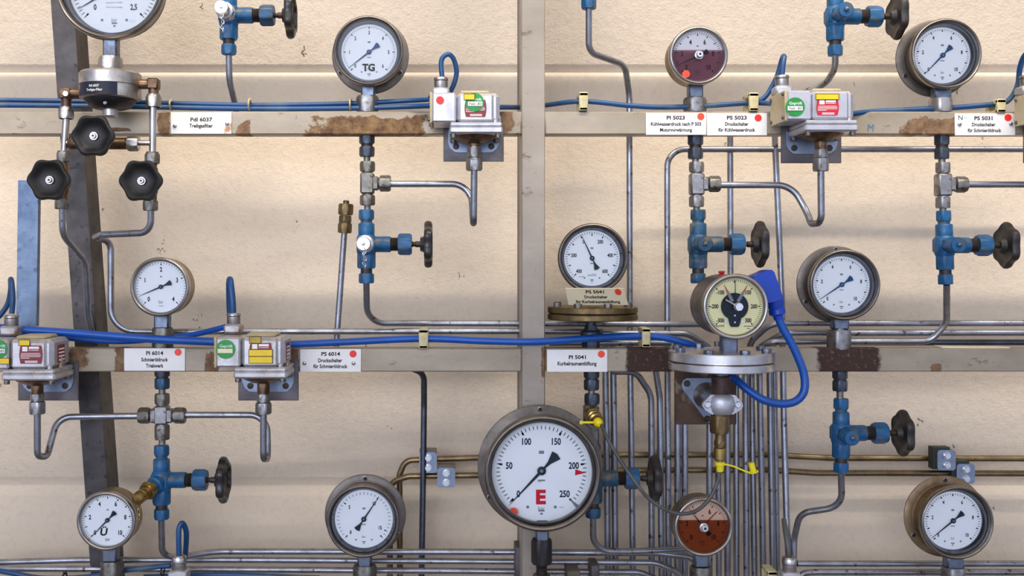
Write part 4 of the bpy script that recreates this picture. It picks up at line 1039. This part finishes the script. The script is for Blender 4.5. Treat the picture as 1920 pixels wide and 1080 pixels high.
def pswitch(ax_, ylid, yplate, label, m='cast_alu', xport=None, portys=None, gland=True, plate=True, sidelabel=False):
    """ax_ photo x of the port axis (z=55); ylid photo y of lid's lower front edge"""
    zf = 105.0; xc = U(ax_, 0, 55).x; zl = U(0, ylid, zf).z
    t = thing('pressure_switch', Vector((xc, -10, zl - 40)), label, 'switch', 'cast aluminium pressure switches')
    B = lambda x0, x1, h0, h1, f, b, bev, mi=0: (Vector((xc + (x0 + x1) / 2, -(f + b) / 2, zl + (h0 + h1) / 2)), (x1 - x0) / 2, (f - b) / 2, (h1 - h0) / 2, bev, mi)
    mb = MB()
    # housing with chamfered corners
    x0, x1, h0, h1 = -34, 45, 20, 73
    mb.box(*B(x0, x1, h0, h1, zf - 6, 14, 7)); mb.box(*B(x0 + 4, x1 - 10, h0, h1 - 1, zf - 2, 50, 5))
    mb.build('housing', m, t, smooth=25)
    mb = MB(); mb.box(*B(x0 + 8, x1 - 18, h1 - 1, h1 + 6, zf - 16, 25, 4)); mb.build('top_cap', 'cap_dusty', t)
    mb = MB(); mb.box(*B(-76, -33, 20, 73, zf - 2, 16, 3)); tb_ = mb.build('terminal_box', m, t, smooth=25)
    mb = MB(); mb.box(*B(-80, -75.5, 19, 74, zf - 4, 14, 1)); mb.build('side_cover', 'cap_dusty', tb_)
    for (f, h) in ((zf - 12, 26), (zf - 12, 68), (22, 26), (22, 68)):
        mb = MB(); mb.cyl(Vector((xc - 80, -f, zl + h)), L_, 3.6, 3, 12, bev=.8); mb.build('screw', 'zinc_dull', tb_)
    mb = MB(); mb.box(*B(-44, 49, 12, 20, zf, 8, 2.5)); mb.box(*B(-45, 50, 0, 12.5, zf, 8, 3)); 
    for s in (37, 44): mb.lathe(Vector((xc + s, -(zf - 12 if s == 37 else 60), zl + 18)), Z, [(5, 0), (5, 16), (3, 20), (.1, 21)], 16)
    ld = mb.build('lid', m, t, smooth=25)
    mb = MB(); mb.lathe(Vector((xc, -55, zl)), DN, [(42, -1), (36, 5), (20, 12), (14, 13)], 28); mb.build('diaphragm_cone', 'brown_brass', t)
    for (x, f) in ((-38, zf - 8), (42, zf - 8), (-38, 18), (42, 18)):
        mb = MB(); mb.hexn(Vector((xc + x, -f, zl - 7)), Z, 5.5, 8); mb.build('bolt', 'zinc_dull', ld)
    # mounting plate and foot
    if plate:
        mb = MB(); a = U(0, yplate, 2)
        top = zl + 26
        mb.box(Vector((xc + 0.0, -1.6, (a.z + top) / 2)), 56.5, 1.6, (top - a.z) / 2, .8); mb.build('bracket_plate', 'bracket_steel', t)
        pts = []; zb = a.z + 17
        for (u, v) in ((-48, zb + 42), (-48, zb + 18), (-44, zb + 8), (-36, zb + 1), (-30, zb), (30, zb), (36, zb + 1), (44, zb + 8), (48, zb + 18), (48, zb + 42)): pts.append(Vector((xc + u, -6.5, v)))
        mb = MB(); mb.prism(pts, 3.2); ft = mb.build('foot', 'clamp_zinc', t)
        for s in (-1, 1):
            mb = MB(); mb.lathe(Vector((xc + s * 33, -6.4, zb + 11)), F, [(6, 0), (6, .8), (5, 1)], 20, mi=0); mb.build('screw', 'thread_dark', ft)
    # pressure port with nuts
    py = portys
    mb = MB(); a = U(ax_, py[0], 55); b = U(ax_, py[1], 55); mb.hexn(b, Z, 11.5, (a - b).length + 4); mb.build('port', 'brown_brass', t)
    mb = MB(); a = U(ax_, py[1], 55); b = U(ax_, py[2], 55); mb.hexn(b, Z, 13, (a - b).length); mb.cyl(a, Z, 9.5, 3); mb.build('nut', 'zinc', t)
    mb = MB(); a = U(ax_, py[2], 55); b = U(ax_, py[3], 55); mb.hexn(b, Z, 15, (a - b).length - 1); mb.build('union_nut', 'zinc', t)
    if gland:
        g = Vector((xc - 61, -22, zl + 76))
        mb = MB(); mb.box(g + Z * 8, 16, 17, 9, 4); gb = mb.build('gland_boss', m, t)
        mb = MB(); mb.lathe(g + Z * 16, Z, [(12, 0), (12.5, 1), (12.5, 14), (11.5, 15), (13.5, 16), (13.5, 19), (12, 21), (7, 21)], 28); mb.build('cable_gland', 'stainless', t)
    if sidelabel:
        mb = MB(); mb.box(Vector((xc + 45.6, -60, zl + 45)), .4, 16, 16, 0, 0)
        for i in range(4): mb.box(Vector((xc + 46.2, -60, zl + 34 + i * 6.5)), .3, 13, 1.4, 0, 1)
        mb.build('side_label', ['sticker_maroon', 'print_white'], t)
    return t, zf
def hand(t, x, y, z, w, m='print_white', s='Feb. 85'):
    """white strip with a hand-written date"""
    mb = MB(); mb.pbox(x - w / 2, y - 4, x + w / 2, y + 4, z + .9, z + .5); o = mb.build('date_strip', m, t)
    mb = MB(); q = U(x, y, z + 1.1)
    if s: text(mb, s, lambda u, v: q + X * u + Z * v, 0, -2.2, 4.4, width=w * .8, bold=0, slant=.3); mb.build('handwriting', 'print_black', o)
ST = 104.2
t1, zf = pswitch(889, 250, 303, 'pressure switch with red dot sticker between the TG gauge and the upright', portys=(262, 275, 295, 320))
sticker_round(t1, 825, 188, 7, ST, 'dot_red', label='red dot sticker')
barrel(t1, 871, 187, 912, 219, ST, 'sticker_maroon')
g = sticker_round(t1, 890, 191.5, 16.5, ST + 1, 'sticker_green', label='round green inspection sticker')
hand(t1, 891, 194.5, ST + 1.8, 27)
mb = MB(); q = U(897, 188.5, ST + 2); text(mb, 'rüft', lambda u, v: q + X * u + Z * v, 0, 0, 4.5, width=11, bold=.01); mb.build('lettering', 'print_white', t1)
sticker_rect(t1, 869.5, 175.5, 890.5, 187.5, ST + 3, 'sticker_yellow', border=True, label='yellow sticker')

t2, zf = pswitch(1539, 246, 306, 'bright pressure switch beside the PS 5023 plate at the upper right', portys=(266, 280, 296, 321))
g = sticker_round(t2, 1491, 200.5, 17, ST, 'sticker_green', label='round green inspection sticker')
mb = MB(); q = U(1492, 196, ST + 1); text(mb, 'Geprüft', lambda u, v: q + X * u + Z * v, 0, 0, 5, width=23, bold=.01); mb.build('lettering', 'print_white', t2)
hand(t2, 1491, 203, ST + .8, 28, s='Feb. 85')
barrel(t2, 1531, 186, 1573, 216, ST, 'sticker_red')
sticker_rect(t2, 1529.5, 175.5, 1573.5, 187, ST + 1, 'sticker_yellow', border=True, label='long yellow sticker')

t3, zf = pswitch(70, 714, 751, 'dusty pressure switch cut by the left edge above the U-bent tube', m='cast_alu_old', portys=(722, 738, 752, 776), sidelabel=True)
barrel(t3, 36, 648, 79, 682, ST, 'sticker_maroon')
sticker_rect(t3, 34.5, 637, 56, 648.5, ST + .6, 'sticker_yellow', border=True)
sticker_rect(t3, -14, 671, 17.5, 683, ST, 'sticker_yellow', border=True)
sticker_round(t3, -3, 654, 16.5, ST, 'sticker_green', label='round green inspection sticker')
hand(t3, -4, 658, ST + .8, 26, s='Feb. 85')
mb = MB(); q = U(-2, 651, ST + 1); text(mb, 'Geprüft', lambda u, v: q + X * u + Z * v, 0, 0, 5, width=23, bold=.01); mb.build('lettering', 'print_white', t3)

t4, zf = pswitch(494, 710, 751, 'pressure switch with green and yellow stickers between the PI 6014 and PS 6014 plates', m='cast_alu_old', portys=(720, 738, 754, 776), sidelabel=True)
sticker_round(t4, 423, 655, 17, ST, 'sticker_green', label='round green inspection sticker')
mb = MB(); q = U(424, 651.5, ST + 1); text(mb, 'Geprüft', lambda u, v: q + X * u + Z * v, 0, 0, 5, width=23, bold=.01); mb.build('lettering', 'print_white', t4)
hand(t4, 422, 658, ST + .8, 28, m='plate_cream', s='')
barrel(t4, 467, 643, 510, 678, ST, 'sticker_maroon')
sticker_rect(t4, 467, 631, 489.5, 644, ST + .6, 'sticker_olive', border=True)
sticker_rect(t4, 466, 655, 511, 668.5, ST + 1.4, 'sticker_yellow', border=True)
sticker_rect(t4, 466, 668, 511, 681.5, ST + 1.4, 'sticker_yellow', border=True)
t5, zf = pswitch(2006, 246, 306, 'pressure switch of which only the terminal cover shows at the right edge by PS 5031', m='cast_alu_old', portys=(266, 280, 296, 321))
def bottom_gland(x, y, label):
    t = thing('cable_gland', U(x, 1098, 30), label, 'gland', 'glands at the bottom edge')
    mb = MB(); a = U(x, y + 26, 30); mb.lathe(a, Z, [(12, 0), (12.5, 1), (12.5, 12), (11.5, 13), (13.5, 14), (13.5, 22), (11, 26), (7, 26)], 28); mb.build('gland_nut', 'stainless', t)
    mb = MB(); mb.box(a - Z * 26, 17, 17, 26, 3); mb.build('gland_boss', 'cast_alu', t)
bottom_gland(336, 1041, 'silver cable gland at the bottom edge with a looped blue cable')
bottom_gland(1480, 1044, 'silver cable gland at the bottom edge beside the last vertical tube')

# ---------------------------------------------------------------- manifold at the upper left
def manifold():
    z = 58
    t = thing('pressure_transmitter', U(207, 220, z), 'round steel differential pressure cell with a dark label under the cut-off gauge', 'instrument')
    ax = lambda y: U(207, y, z)
    mb = MB(); mb.lathe(ax(162), Z, [(54, 0), (55, 1), (55, 21), (52, 24.5)], 72); mb.build('upper_body', 'stainless_brushed', t)
    mb = MB(); mb.lathe(ax(187), Z, [(50, 0), (54.5, 2), (54.5, 23.5), (54, 24)], 72); lb = mb.build('lower_body', 'stainless_brushed', t)
    mb = MB(); mb.lathe(ax(138), Z, [(36, 0), (36, 3), (30, 6), (24, 7)], 48); mb.hexn(ax(130), Z, 22.5, 22); mb.build('neck_nut', 'stainless_brushed', t)
    mb = MB(); mb.lathe(ax(205), Z, [(26, 0), (36, 3), (47, 17), (47, 18)], 28); mb.build('under_cone', 'black_metal', t)
    mb = MB(); mb.cyl(ax(220), Z, 14, 24, 28, bev=2); mb.build('bottom_plug', 'stainless', t)
    # wrap-around label
    def wrap(u, v, r=55.6): a = (u - 10) / 55.0; return Vector((ax(0).x + math.sin(a) * r, -z - math.cos(a) * r, v))
    zt = ax(161).z; zb = ax(185).z; mb = MB(); vs = []; fs = []; n = 24
    for i in range(n + 1):
        u = -42 + 81 * i / n
        vs += [wrap(u, zb, 55.3), wrap(u, zt, 55.3)]
    for i in range(n): fs.append((2 * i, 2 * i + 2, 2 * i + 3, 2 * i + 1))
    mb.add(vs, fs); pl = mb.build('label_band', 'label_dark', t, label='dark label band with white lettering')
    mb = MB(); zc = (zt + zb) / 2
    text(mb, 'PdI 6037', lambda u, v: wrap(u, v), -2, zc + 1.5, 4.2, width=19, bold=.01); text(mb, 'Treibgas-Filter', lambda u, v: wrap(u, v), -2, zc - 5.5, 4.2, width=31, bold=.01)
    mb.build('lettering', 'print_white', pl)
    mb = MB(); mb.cyl(U(198, 193, z + 36), F, 4, 4, bev=1); mb.build('screw', 'zinc_blue', t)
    # manifold with valves
    mf = thing('valve_manifold', U(205, 395, z), 'three valve manifold of steel tubes with black star knobs at the upper left', 'manifold')
    for (x, ye, s) in ((124, 176, 1), (288, 158, -1)):
        mb = MB(); e = U(x, ye, z); mb.sweep(fillet([e + X * s * 30, e, U(x, 203 if s == 1 else 183, z)], 10), 9, 20); mb.box(e, 10.5, 10.5, 10.5, 3)
        if s == 1: mb.cyl(e + F * 9, F, 6.5, 9, bev=1)
        mb.build('elbow', 'brown_brass', mf)
        if s == 1:
            mb = MB(); mb.hexn(U(124, 180, z + 16) + Z * 4, F, 5.5, 4); mb.build('plug', 'stainless', mf)
    L = [(124, 204, 223, 14.5), (119, 286, 303, 13), (116, 376, 392, 13.5)]
    Rr = [(288, 180, 201, 14.5), (285.5, 288, 307, 14), (282, 376, 395, 14)]
    for (x, y0, y1, r) in L + Rr:
        mb = MB(); a = U(x, y0, z); b = U(x, y1, z); mb.hexn(b, Z, r, (a - b).length); mb.cyl(b + Z * 0, Z, r * .8, (a - b).length + 3)
        mb.build('nut', 'stainless_brushed' if y0 < 250 else 'zinc_dull', mf)
    for (xa, ya, xb, yb) in ((124, 220, 120, 290), (287, 198, 286, 292)):
        mb = MB(); mb.sweep([U(xa, ya, z), U(xb, yb, z)], 6.4, 18); mb.build('riser_tube', 'stainless', mf)
    mb = MB(); mb.sweep([U(122, 268, z), U(286, 268, z)], 5, 16); mb.build('cross_tube', 'stainless', mf)
    mb = MB(); mb.hexn(U(240, 269, z), X, 14.5, 20); mb.build('nut', 'stainless_brushed', mf)
    mb = MB(); mb.lathe(U(128, 269, z), X, [(7, 0), (11, 6), (11, 20), (10, 34), (11, 80), (11, 106)], 24); mb.build('valve_body', 'brown_brass', mf)
    for (x, y0, y1) in ((118, 303, 376), (284.5, 307, 376)):
        mb = MB(); a = U(x, y0, z); b = U(x, y1, z); mb.lathe(b, Z, [(9, 0), (9.5, 12), (11, 14), (11, 58), (9.5, 60), (9.5, 72)], 24); mb.build('valve_body', 'brown_brass', mf)
    for (kx, ky, r, bx, by) in ((90, 337, .15, 118, 338), (263, 338.5, .15, 284.5, 339), (173, 254, .3, 190, 262)):
        kz = z + 82
        K = U(kx, ky, kz)
        mb = MB(); ba = U(bx, by, z); mb.lathe(Vector((K.x, -z, K.z)), F, [(12, 0), (12, 26), (7, 28), (7, 66)], 24); mb.build('bonnet', 'brown_brass', mf)
        mb = MB(); lobe = lambda a, rr: 1.0 + (0.065 * math.cos(6 * a) * max(0.0, (rr / 36 - .5) * 2))
        prof = [(6, -22), (15, -20), (24, -17), (31, -13), (35.5, -9), (36.5, -4), (35, 0), (32, 1.5), (28.5, 0), (25, -6), (18, -10), (10, -11), (6, -11)]
        mb.lathe(K, F, prof, 72, lobe=lobe, rot=r); kb = mb.build('star_knob', 'knob_dusty', mf)
        mb = MB(); mb.hexn(K + F * -11.5, F, 8, 5); mb.cyl(K + F * -7, F, 5, 4, 18, bev=1); mb.lathe(K + F * -3.2, F, [(2.4, 0), (2.2, .4)], 6, mi=1); mb.build('knob_screw', ['stainless', 'thread_dark'], kb)
manifold()

# ---------------------------------------------------------------- name plates
def plate(x0, y0, x1, y1, lines, label, dot=None, screws=(), m='plate_white', extra=None):
    O = U((x0 + x1) / 2, y1, 2.5); t = thing('name_plate', O, label, 'sign', 'white name plates on the rails')
    mb = MB(); mb.pbox(x0, y0, x1, y1, 2.6, 0.2, .6); pl = mb.build('plate', m, t)
    mb = MB(); c = U((x0 + x1) / 2, (y0 + y1) / 2, 2.8); cx = (x0 + x1) / 2; cy = (y0 + y1) / 2
    for (s, lx, ly, w, cap) in lines: text(mb, s, lambda u, v: c + X * u + Z * v, lx - cx, cy - ly, cap, width=w, bold=.03)
    mb.build('lettering', 'print_black', pl)
    if dot:
        mb = MB(); mb.lathe(U(dot[0], dot[1], 2.7), F, [(6.6, 0), (6.6, .5)], 28); mb.build('red_dot', dot[2] if len(dot) > 2 else 'dot_red', t)
    for (sx, sy) in screws:
        mb = MB(); q = U(sx, sy, 2.6); mb.lathe(q, F, [(4, 0), (4, 1), (3, 2.4), (1, 3)], 16); mb.box(q + F * 2.9, 3, .4, .5, 0, 1); mb.build('screw', ['bright_zinc', 'thread_dark'], t)
    if extra: extra(t, c, cx, cy)
plate(320, 210, 434, 251, [('PdI 6037', 377.5, 227.5, 41, 6.8), ('Treibgasfilter', 377, 239, 44, 6.6)], 'stained white plate reading PdI 6037 Treibgasfilter', screws=((328, 236), (426, 232)), m='plate_rusty')
plate(1211, 211.5, 1324.5, 253, [('PI 5023', 1267, 224, 34, 6.6), ('Kühlwasserdruck nach P 503', 1267.5, 235.5, 94, 6.2), ('Motorvorwärmung', 1267.5, 246.5, 60, 6.2)], 'white plate reading PI 5023 with a red dot, left one of the touching pair', dot=(1314, 218.5, 'dot_orange'))
plate(1325.5, 212, 1438.5, 254, [('PS 5023', 1381.5, 224, 37, 6.6), ('Druckschalter', 1381.5, 235.5, 44, 6.2), ('für Kühlwasserdruck', 1381.5, 246.5, 69, 6.2)], 'white plate reading PS 5023 with a red dot, right one of the touching pair', dot=(1421.5, 221))
def nh(t, c, cx, cy):
    mb = MB(); f = lambda u, v: c + X * u + Z * v
    text(mb, 'N', f, 1801 - cx, cy - 225, 8.5, bold=-.0, width=8); text(mb, 'H', f, 1810.5 - cx, cy - 223, 5, mi=1, bold=0, width=5); mb.build('handwriting', ['print_black', 'pen_teal'], t)
plate(1790.5, 212.5, 1904, 254, [('PS 5031', 1844, 225, 34, 6.6), ('Druckschalter', 1844.5, 236.5, 44, 6.2), ('für Schmieröldruck', 1846, 247.5, 63, 6.2)], 'white plate reading PS 5031 with a red dot near the right edge', dot=(1890, 220.5), screws=((1799, 233), (1895, 232)), extra=nh)
plate(232.5, 653, 347, 695.5, [('PI 6014', 290, 665.5, 32, 6.8), ('Schmieröldruck', 290, 677.5, 50, 6.6), ('Triebwerk', 290, 689, 33, 6.6)], 'white plate reading PI 6014 Schmieröldruck Triebwerk with a half torn dot', dot=(334, 660.5, 'dot_orange'))
plate(562.5, 654.5, 677, 697.5, [('PS 6014', 620, 667, 35, 6.8), ('Druckschalter', 619, 679, 45, 6.6), ('für Schmieröldruck', 619.5, 690, 64, 6.6)], 'white plate reading PS 6014 with a red dot and two screws', dot=(662, 663.5), screws=((571, 681), (663, 681)))
plate(1025.5, 655.5, 1139, 697.5, [('PI 5041', 1082.5, 673, 32, 6.6), ('Kurbelraumentlüftung', 1082, 685, 73, 6.8)], 'white plate reading PI 5041 Kurbelraumentlüftung beside the upright', dot=(1127.5, 664, 'dot_orange'))
def loose_plate():
    # tilted plate standing on the bronze disc
    t = thing('name_plate', U(1120, 573, 58), 'cream plate reading PS 5041 leaning on the bolts of the bronze disc', 'sign')
    bl = U(1066, 572, 40); br = U(1178, 572, 40); tl = U(1060, 541, 62); tr = U(1170, 541, 62)
    n = (br - bl).cross(tl - bl).normalized()
    if n.y > 0: n = -n
    mb = MB(); vs = [bl, br, tr, tl]; vs += [v - n * 2 for v in vs]
    mb.add(vs, [(0, 1, 2, 3), (7, 6, 5, 4), (0, 4, 5, 1), (1, 5, 6, 2), (2, 6, 7, 3), (3, 7, 4, 0)]); pl = mb.build('plate', 'plate_cream', t)
    def f(u, v): # u 0..1, v 0..1 from bottom
        return bl.lerp(br, u).lerp(tl.lerp(tr, u), v) + n * .3
    mb = MB()
    for s, cx, b, cap, w in (('PS 5041', .49, .72, .17, .31), ('Druckschalter', .49, .42, .16, .39), ('für Kurbelraumentlüftung', .505, .13, .16, .74)):
        text(mb, s, f, cx, b, cap, width=w, bold=.03)
    mb.build('lettering', 'print_black', pl)
    mb = MB(); pts = [f(.885 + .055 * math.cos(a), .80 + .19 * math.sin(a)) + n * .3 for a in [2 * PI * i / 24 for i in range(24)]]
    mb.add(pts, [tuple(range(24))]); fc = mb.f[0]
    if (mb.v[1] - mb.v[0]).cross(mb.v[2] - mb.v[0]).y > 0: mb.f = [tuple(reversed(fc))]
    mb.build('red_dot', 'dot_orange', t)
    mb = MB(); a = U(1757, 650, -20); c = U(1822, 650.5, -18)
    mb.box(c + Z * 0, 64, 16, 1.4, .4, rot=Matrix.Rotation(.01, 3, 'Y')); 
    tag(mb.build('loose_plate', 'plate_cream'), 'thin dark-edged plate lying flat on the middle rail at right', 'plate')
loose_plate()
# pen mark on the rail
mb = MB(); q = U(1632, 240, .6); text(mb, 'M', lambda u, v: q + X * u + Z * v, 0, -6, 13, width=11, bold=0, slant=.1); 
rkobj = bpy.data.objects['instrument_rack']
mb.build('pen_mark', 'pen_blue', rkobj, label='blue hand-written letter M on the upper rail')

# ---------------------------------------------------------------- cables
def cable(pts, r, m, label, group='blue cables', n=14, cat='cable'):
    mb = MB(); mb.sweep(spline([U(*p) for p in pts], 8), r, n); return tag(mb.build('cable', m, smooth=60), label, cat, group)
cable([(-40, 187, -22), (110, 189, -22), (300, 193, -24), (480, 197, -24), (656, 194, -22), (760, 189, -10), (812, 186, 20)], 4.6, 'cable_blue', 'upper one of the two blue cables along the upper rail at left')
cable([(-40, 197, -12), (110, 198, -12), (300, 201, -14), (480, 204, -16), (656, 203, -14), (760, 200, -4), (812, 198, 24)], 4.8, 'cable_blue', 'lower one of the two blue cables along the upper rail at left')
cable([(930, 201, 30), (945, 201, 0), (985, 201, -82), (1024, 197, -60), (1093, 190, -20), (1180, 198, -16), (1245, 201, -14), (1330, 198, -10), (1410, 193, -14), (1460, 195, 30), (1478, 195, 50)], 4.8, 'cable_blue', 'blue cable sagging along the upper rail between upright and right switch')
cable([(829, 145, 22), (827, 120, 22), (831, 107, 22), (842, 102, 20), (851, 112, 14), (856, 134, 8), (852, 155, 2), (843, 176, -6), (838, 195, -4)], 4.6, 'cable_blue', 'blue cable looping out of the gland beside the TG gauge')
cable([(1466, 146, 22), (1468, 125, 21), (1470, 106, 14), (1466, 112, 4), (1458, 140, -4), (1446, 165, -8), (1432, 184, -8), (1412, 192, -12)], 4.8, 'cable_blue', 'blue cable arching out of the gland of the upper right switch')
cable([(1590, 214, 6), (1640, 209, -8), (1720, 205, -12), (1800, 201, -14), (1872, 194, -14), (1893, 186, -8), (1908, 160, 6), (1913, 125, 20), (1925, 100, 40), (1950, 96, 56)], 5, 'cable_blue', 'blue cable rising to the right edge from the right switch')
cable([(-40, 612, 10), (40, 618, 4), (130, 624, 2), (220, 631, 6), (310, 637, 8), (405, 641, 20)], 7.6, 'cable_bright', 'thick bright blue cable sloping across the left end of the middle rail')
cable([(-40, 628, -24), (60, 628, -24), (130, 634, -26), (220, 640, -26), (300, 635, -26), (360, 628, -20), (423, 613, 20)], 5.5, 'cable_bright', 'thinner bright blue cable rising behind the thick one to the second gland')
cable([(437, 590, 22), (436, 565, 22), (433, 535, 18), (431, 524, 8), (430, 540, -4), (432, 590, -14), (440, 622, -10)], 6.2, 'cable_blue', 'blue cable standing up from the gland between gauge 6014 and plate PS 6014')
cable([(22, 588, 22), (24, 560, 22), (22, 532, 18), (20, 524, 8), (20, 545, -4), (12, 575, -10), (-14, 604, -6), (-50, 618, 0)], 5, 'cable_blue', 'blue cable looping from the gland at the left edge')
cable([(530, 645, 20), (560, 645, 6), (650, 641, -4), (790, 635, -8), (900, 639, 0), (975, 641, 14), (1025, 640, 14), (1110, 634, 8), (1165, 631, -4), (1211, 630, -8), (1250, 634, -6), (1290, 644, -4), (1330, 655, -14)], 6.6, 'cable_bright', 'long bright blue cable lying on the middle rail and crossing the upright')
cable([(1457, 588, 72), (1466, 612, 72), (1483, 642, 74), (1497, 672, 76), (1508, 705, 78), (1507, 735, 80), (1490, 753, 80), (1462, 757, 78), (1430, 749, 74), (1400, 729, 64), (1378, 710, 50), (1358, 697, 34)], 7.4, 'cable_bright', 'thick blue cable hanging from the plug and curving back under the silver disc')
cable([(1126, 794, 35), (1144, 832, 60), (1180, 888, 88), (1218, 936, 96), (1262, 961, 96), (1300, 960, 96), (1328, 938, 94), (1345, 905, 92), (1350, 880, 92)], 3.4, 'cable_grey', 'thin grey hose hanging between the yellow capped couplings', group='hoses', cat='hose')
cable([(-40, 1064, -50), (20, 1074, -40), (80, 1084, -40), (160, 1082, -40), (230, 1070, -40), (320, 1060, -30)], 5, 'cable_blue', 'blue cable along the bottom left edge of the photo')
cable([(336, 1042, 30), (335, 1010, 30), (336, 990, 28), (342, 981, 24), (349, 995, 14), (349, 1020, 0), (346, 1050, -20), (340, 1072, -30)], 5, 'cable_blue', 'narrow loop of blue cable above the bottom left gland')
cable([(1479, 1046, 30), (1479, 1034, 30), (1475, 1010, 24), (1472, 990, 10), (1470, 975, -10)], 5, 'cable_grey', 'short grey cable entering the bottom right gland')
cable([(270, 1082, -40), (420, 1078, -40), (600, 1084, -40)], 5, 'cable_blue', 'blue cable just visible along the bottom edge right of the gland')

def clip(x0, y0, x1, y1, label, zf=6, zb=-40):
    mb = MB(); a = U(x0, y0, zf); b = U(x1, y1, 0)
    cx = (U(x0, 0, zf).x + U(x1, 0, zf).x) / 2; w = (x1 - x0) / 2 * .98
    top = U(0, y0, zf).z; bot = U(0, y1, zf).z
    mb.box(Vector((cx, -zf + 4, (top + bot) / 2)), w, 4, (top - bot) / 2, 1.5)
    mb.box(Vector((cx, -(zf + zb) / 2, top - 3)), w, (zf - zb) / 2, 4, 1.5)
    mb.box(Vector((cx, -zb - 4, (top + bot) / 2)), w, 4, (top - bot) / 2, 1.5)
    mb.box(Vector((cx, -(zf + zb) / 2, bot + 3)), w, (zf - zb) / 2, 3, 1)
    tag(mb.build('cable_clip', 'cream_plastic'), label, 'clip', 'cream cable clips')
clip(1086, 173, 1103, 207, 'cream plastic cable clip on the upper rail right of the upright')
clip(1405, 174, 1423, 208, 'cream plastic cable clip beside the gland of the upper right switch')
clip(1870, 186, 1887, 211, 'cream plastic cable clip above the PS 5031 plate')
clip(785, 618, 803, 654, 'cream cable clip on the middle rail left of the upright')
clip(1204, 616, 1220, 651, 'cream cable clip on the middle rail right of the upright')
clip(1440, 1072, 1458, 1098, 'cream clip peeking over the bottom edge beside the last tubes')
def tie(x, y0, y1, z, m, label):
    mb = MB(); c = U(x, (y0 + y1) / 2, z); h = (y1 - y0) / 2; pts = [c + Z * math.sin(a) * h + F * math.cos(a) * 12 for a in [2 * PI * i / 20 for i in range(21)]]
    mb.sweep(pts, 1.8, 6); mb.box(c + Z * h + X * .5, 2.6, 3, 3, .6)
    tag(mb.build('cable_tie', m), label, 'cable tie', 'cable ties')
tie(657, 186, 207, -16, 'tie_cream', 'pale cable tie round the two blue cables left of the TG socket')
tie(468, 187, 207, -16, 'tie_cream', 'pale cable tie round the two blue cables right of plate PdI 6037')
tie(321, 188, 206, -16, 'tie_cream', 'pale cable tie above the left end of plate PdI 6037')
tie(305, 1062, 1078, -34, 'tie_black', 'black cable tie left of the bottom left gland')
tie(121, 1074, 1092, -40, 'tie_black', 'black cable tie at the bottom edge under the leaning beam')

# ---------------------------------------------------------------- pipe clamps
def pclamp(x0, y0, x1, y1, label, z=-150, back='clamp_green', dx=-8):
    t = thing('pipe_clamp', U((x0 + x1) / 2, y1, z), label, 'clamp', 'double bolt pipe clamps')
    mb = MB(); a = U(x0, y0, z); b = U(x1, y1, z); c = (a + b) / 2; hw = abs(b.x - a.x) / 2; hh = abs(a.z - b.z) / 2
    pts = []
    for (sx, sz, s0) in ((1, 1, 0), (-1, 1, 90), (-1, -1, 180), (1, -1, 270)):
        for i in range(5):
            an = math.radians(s0 + 22.5 * i); r = 6
            pts.append(Vector((c.x + sx * (hw - r) + math.cos(an) * r, c.y, c.z + sz * (hh - r) + math.sin(an) * r)))
    mb.prism(pts, 5); mb.build('cover_plate', 'clamp_zinc', t)
    mb = MB(); mb.box(Vector((c.x + dx, c.y + 16, c.z + 3)), hw - .5, 11, hh + 2, 1); mb.build('clamp_block', back, t)
    for s in (-1, 1):
        mb = MB(); mb.cyl(c + Z * s * hh * .48, F, 7.5, 2, 20); mb.hexn(c + Z * s * hh * .48 + F * 2, F, 6.2, 5, rot=.3); mb.build('bolt', 'bright_zinc', t)
pclamp(786, 848, 819, 887, 'upper pipe clamp with two bolts left of the big E gauge', back='clamp_tan', dx=0)
pclamp(820, 877, 853.5, 914, 'lower pipe clamp with two bolts left of the big E gauge', back='clamp_tan', dx=0)
pclamp(1758, 844, 1792, 882, 'upper pipe clamp on a green block at the lower right')
pclamp(1794, 870, 1828, 907, 'lower pipe clamp on a green block at the lower right')
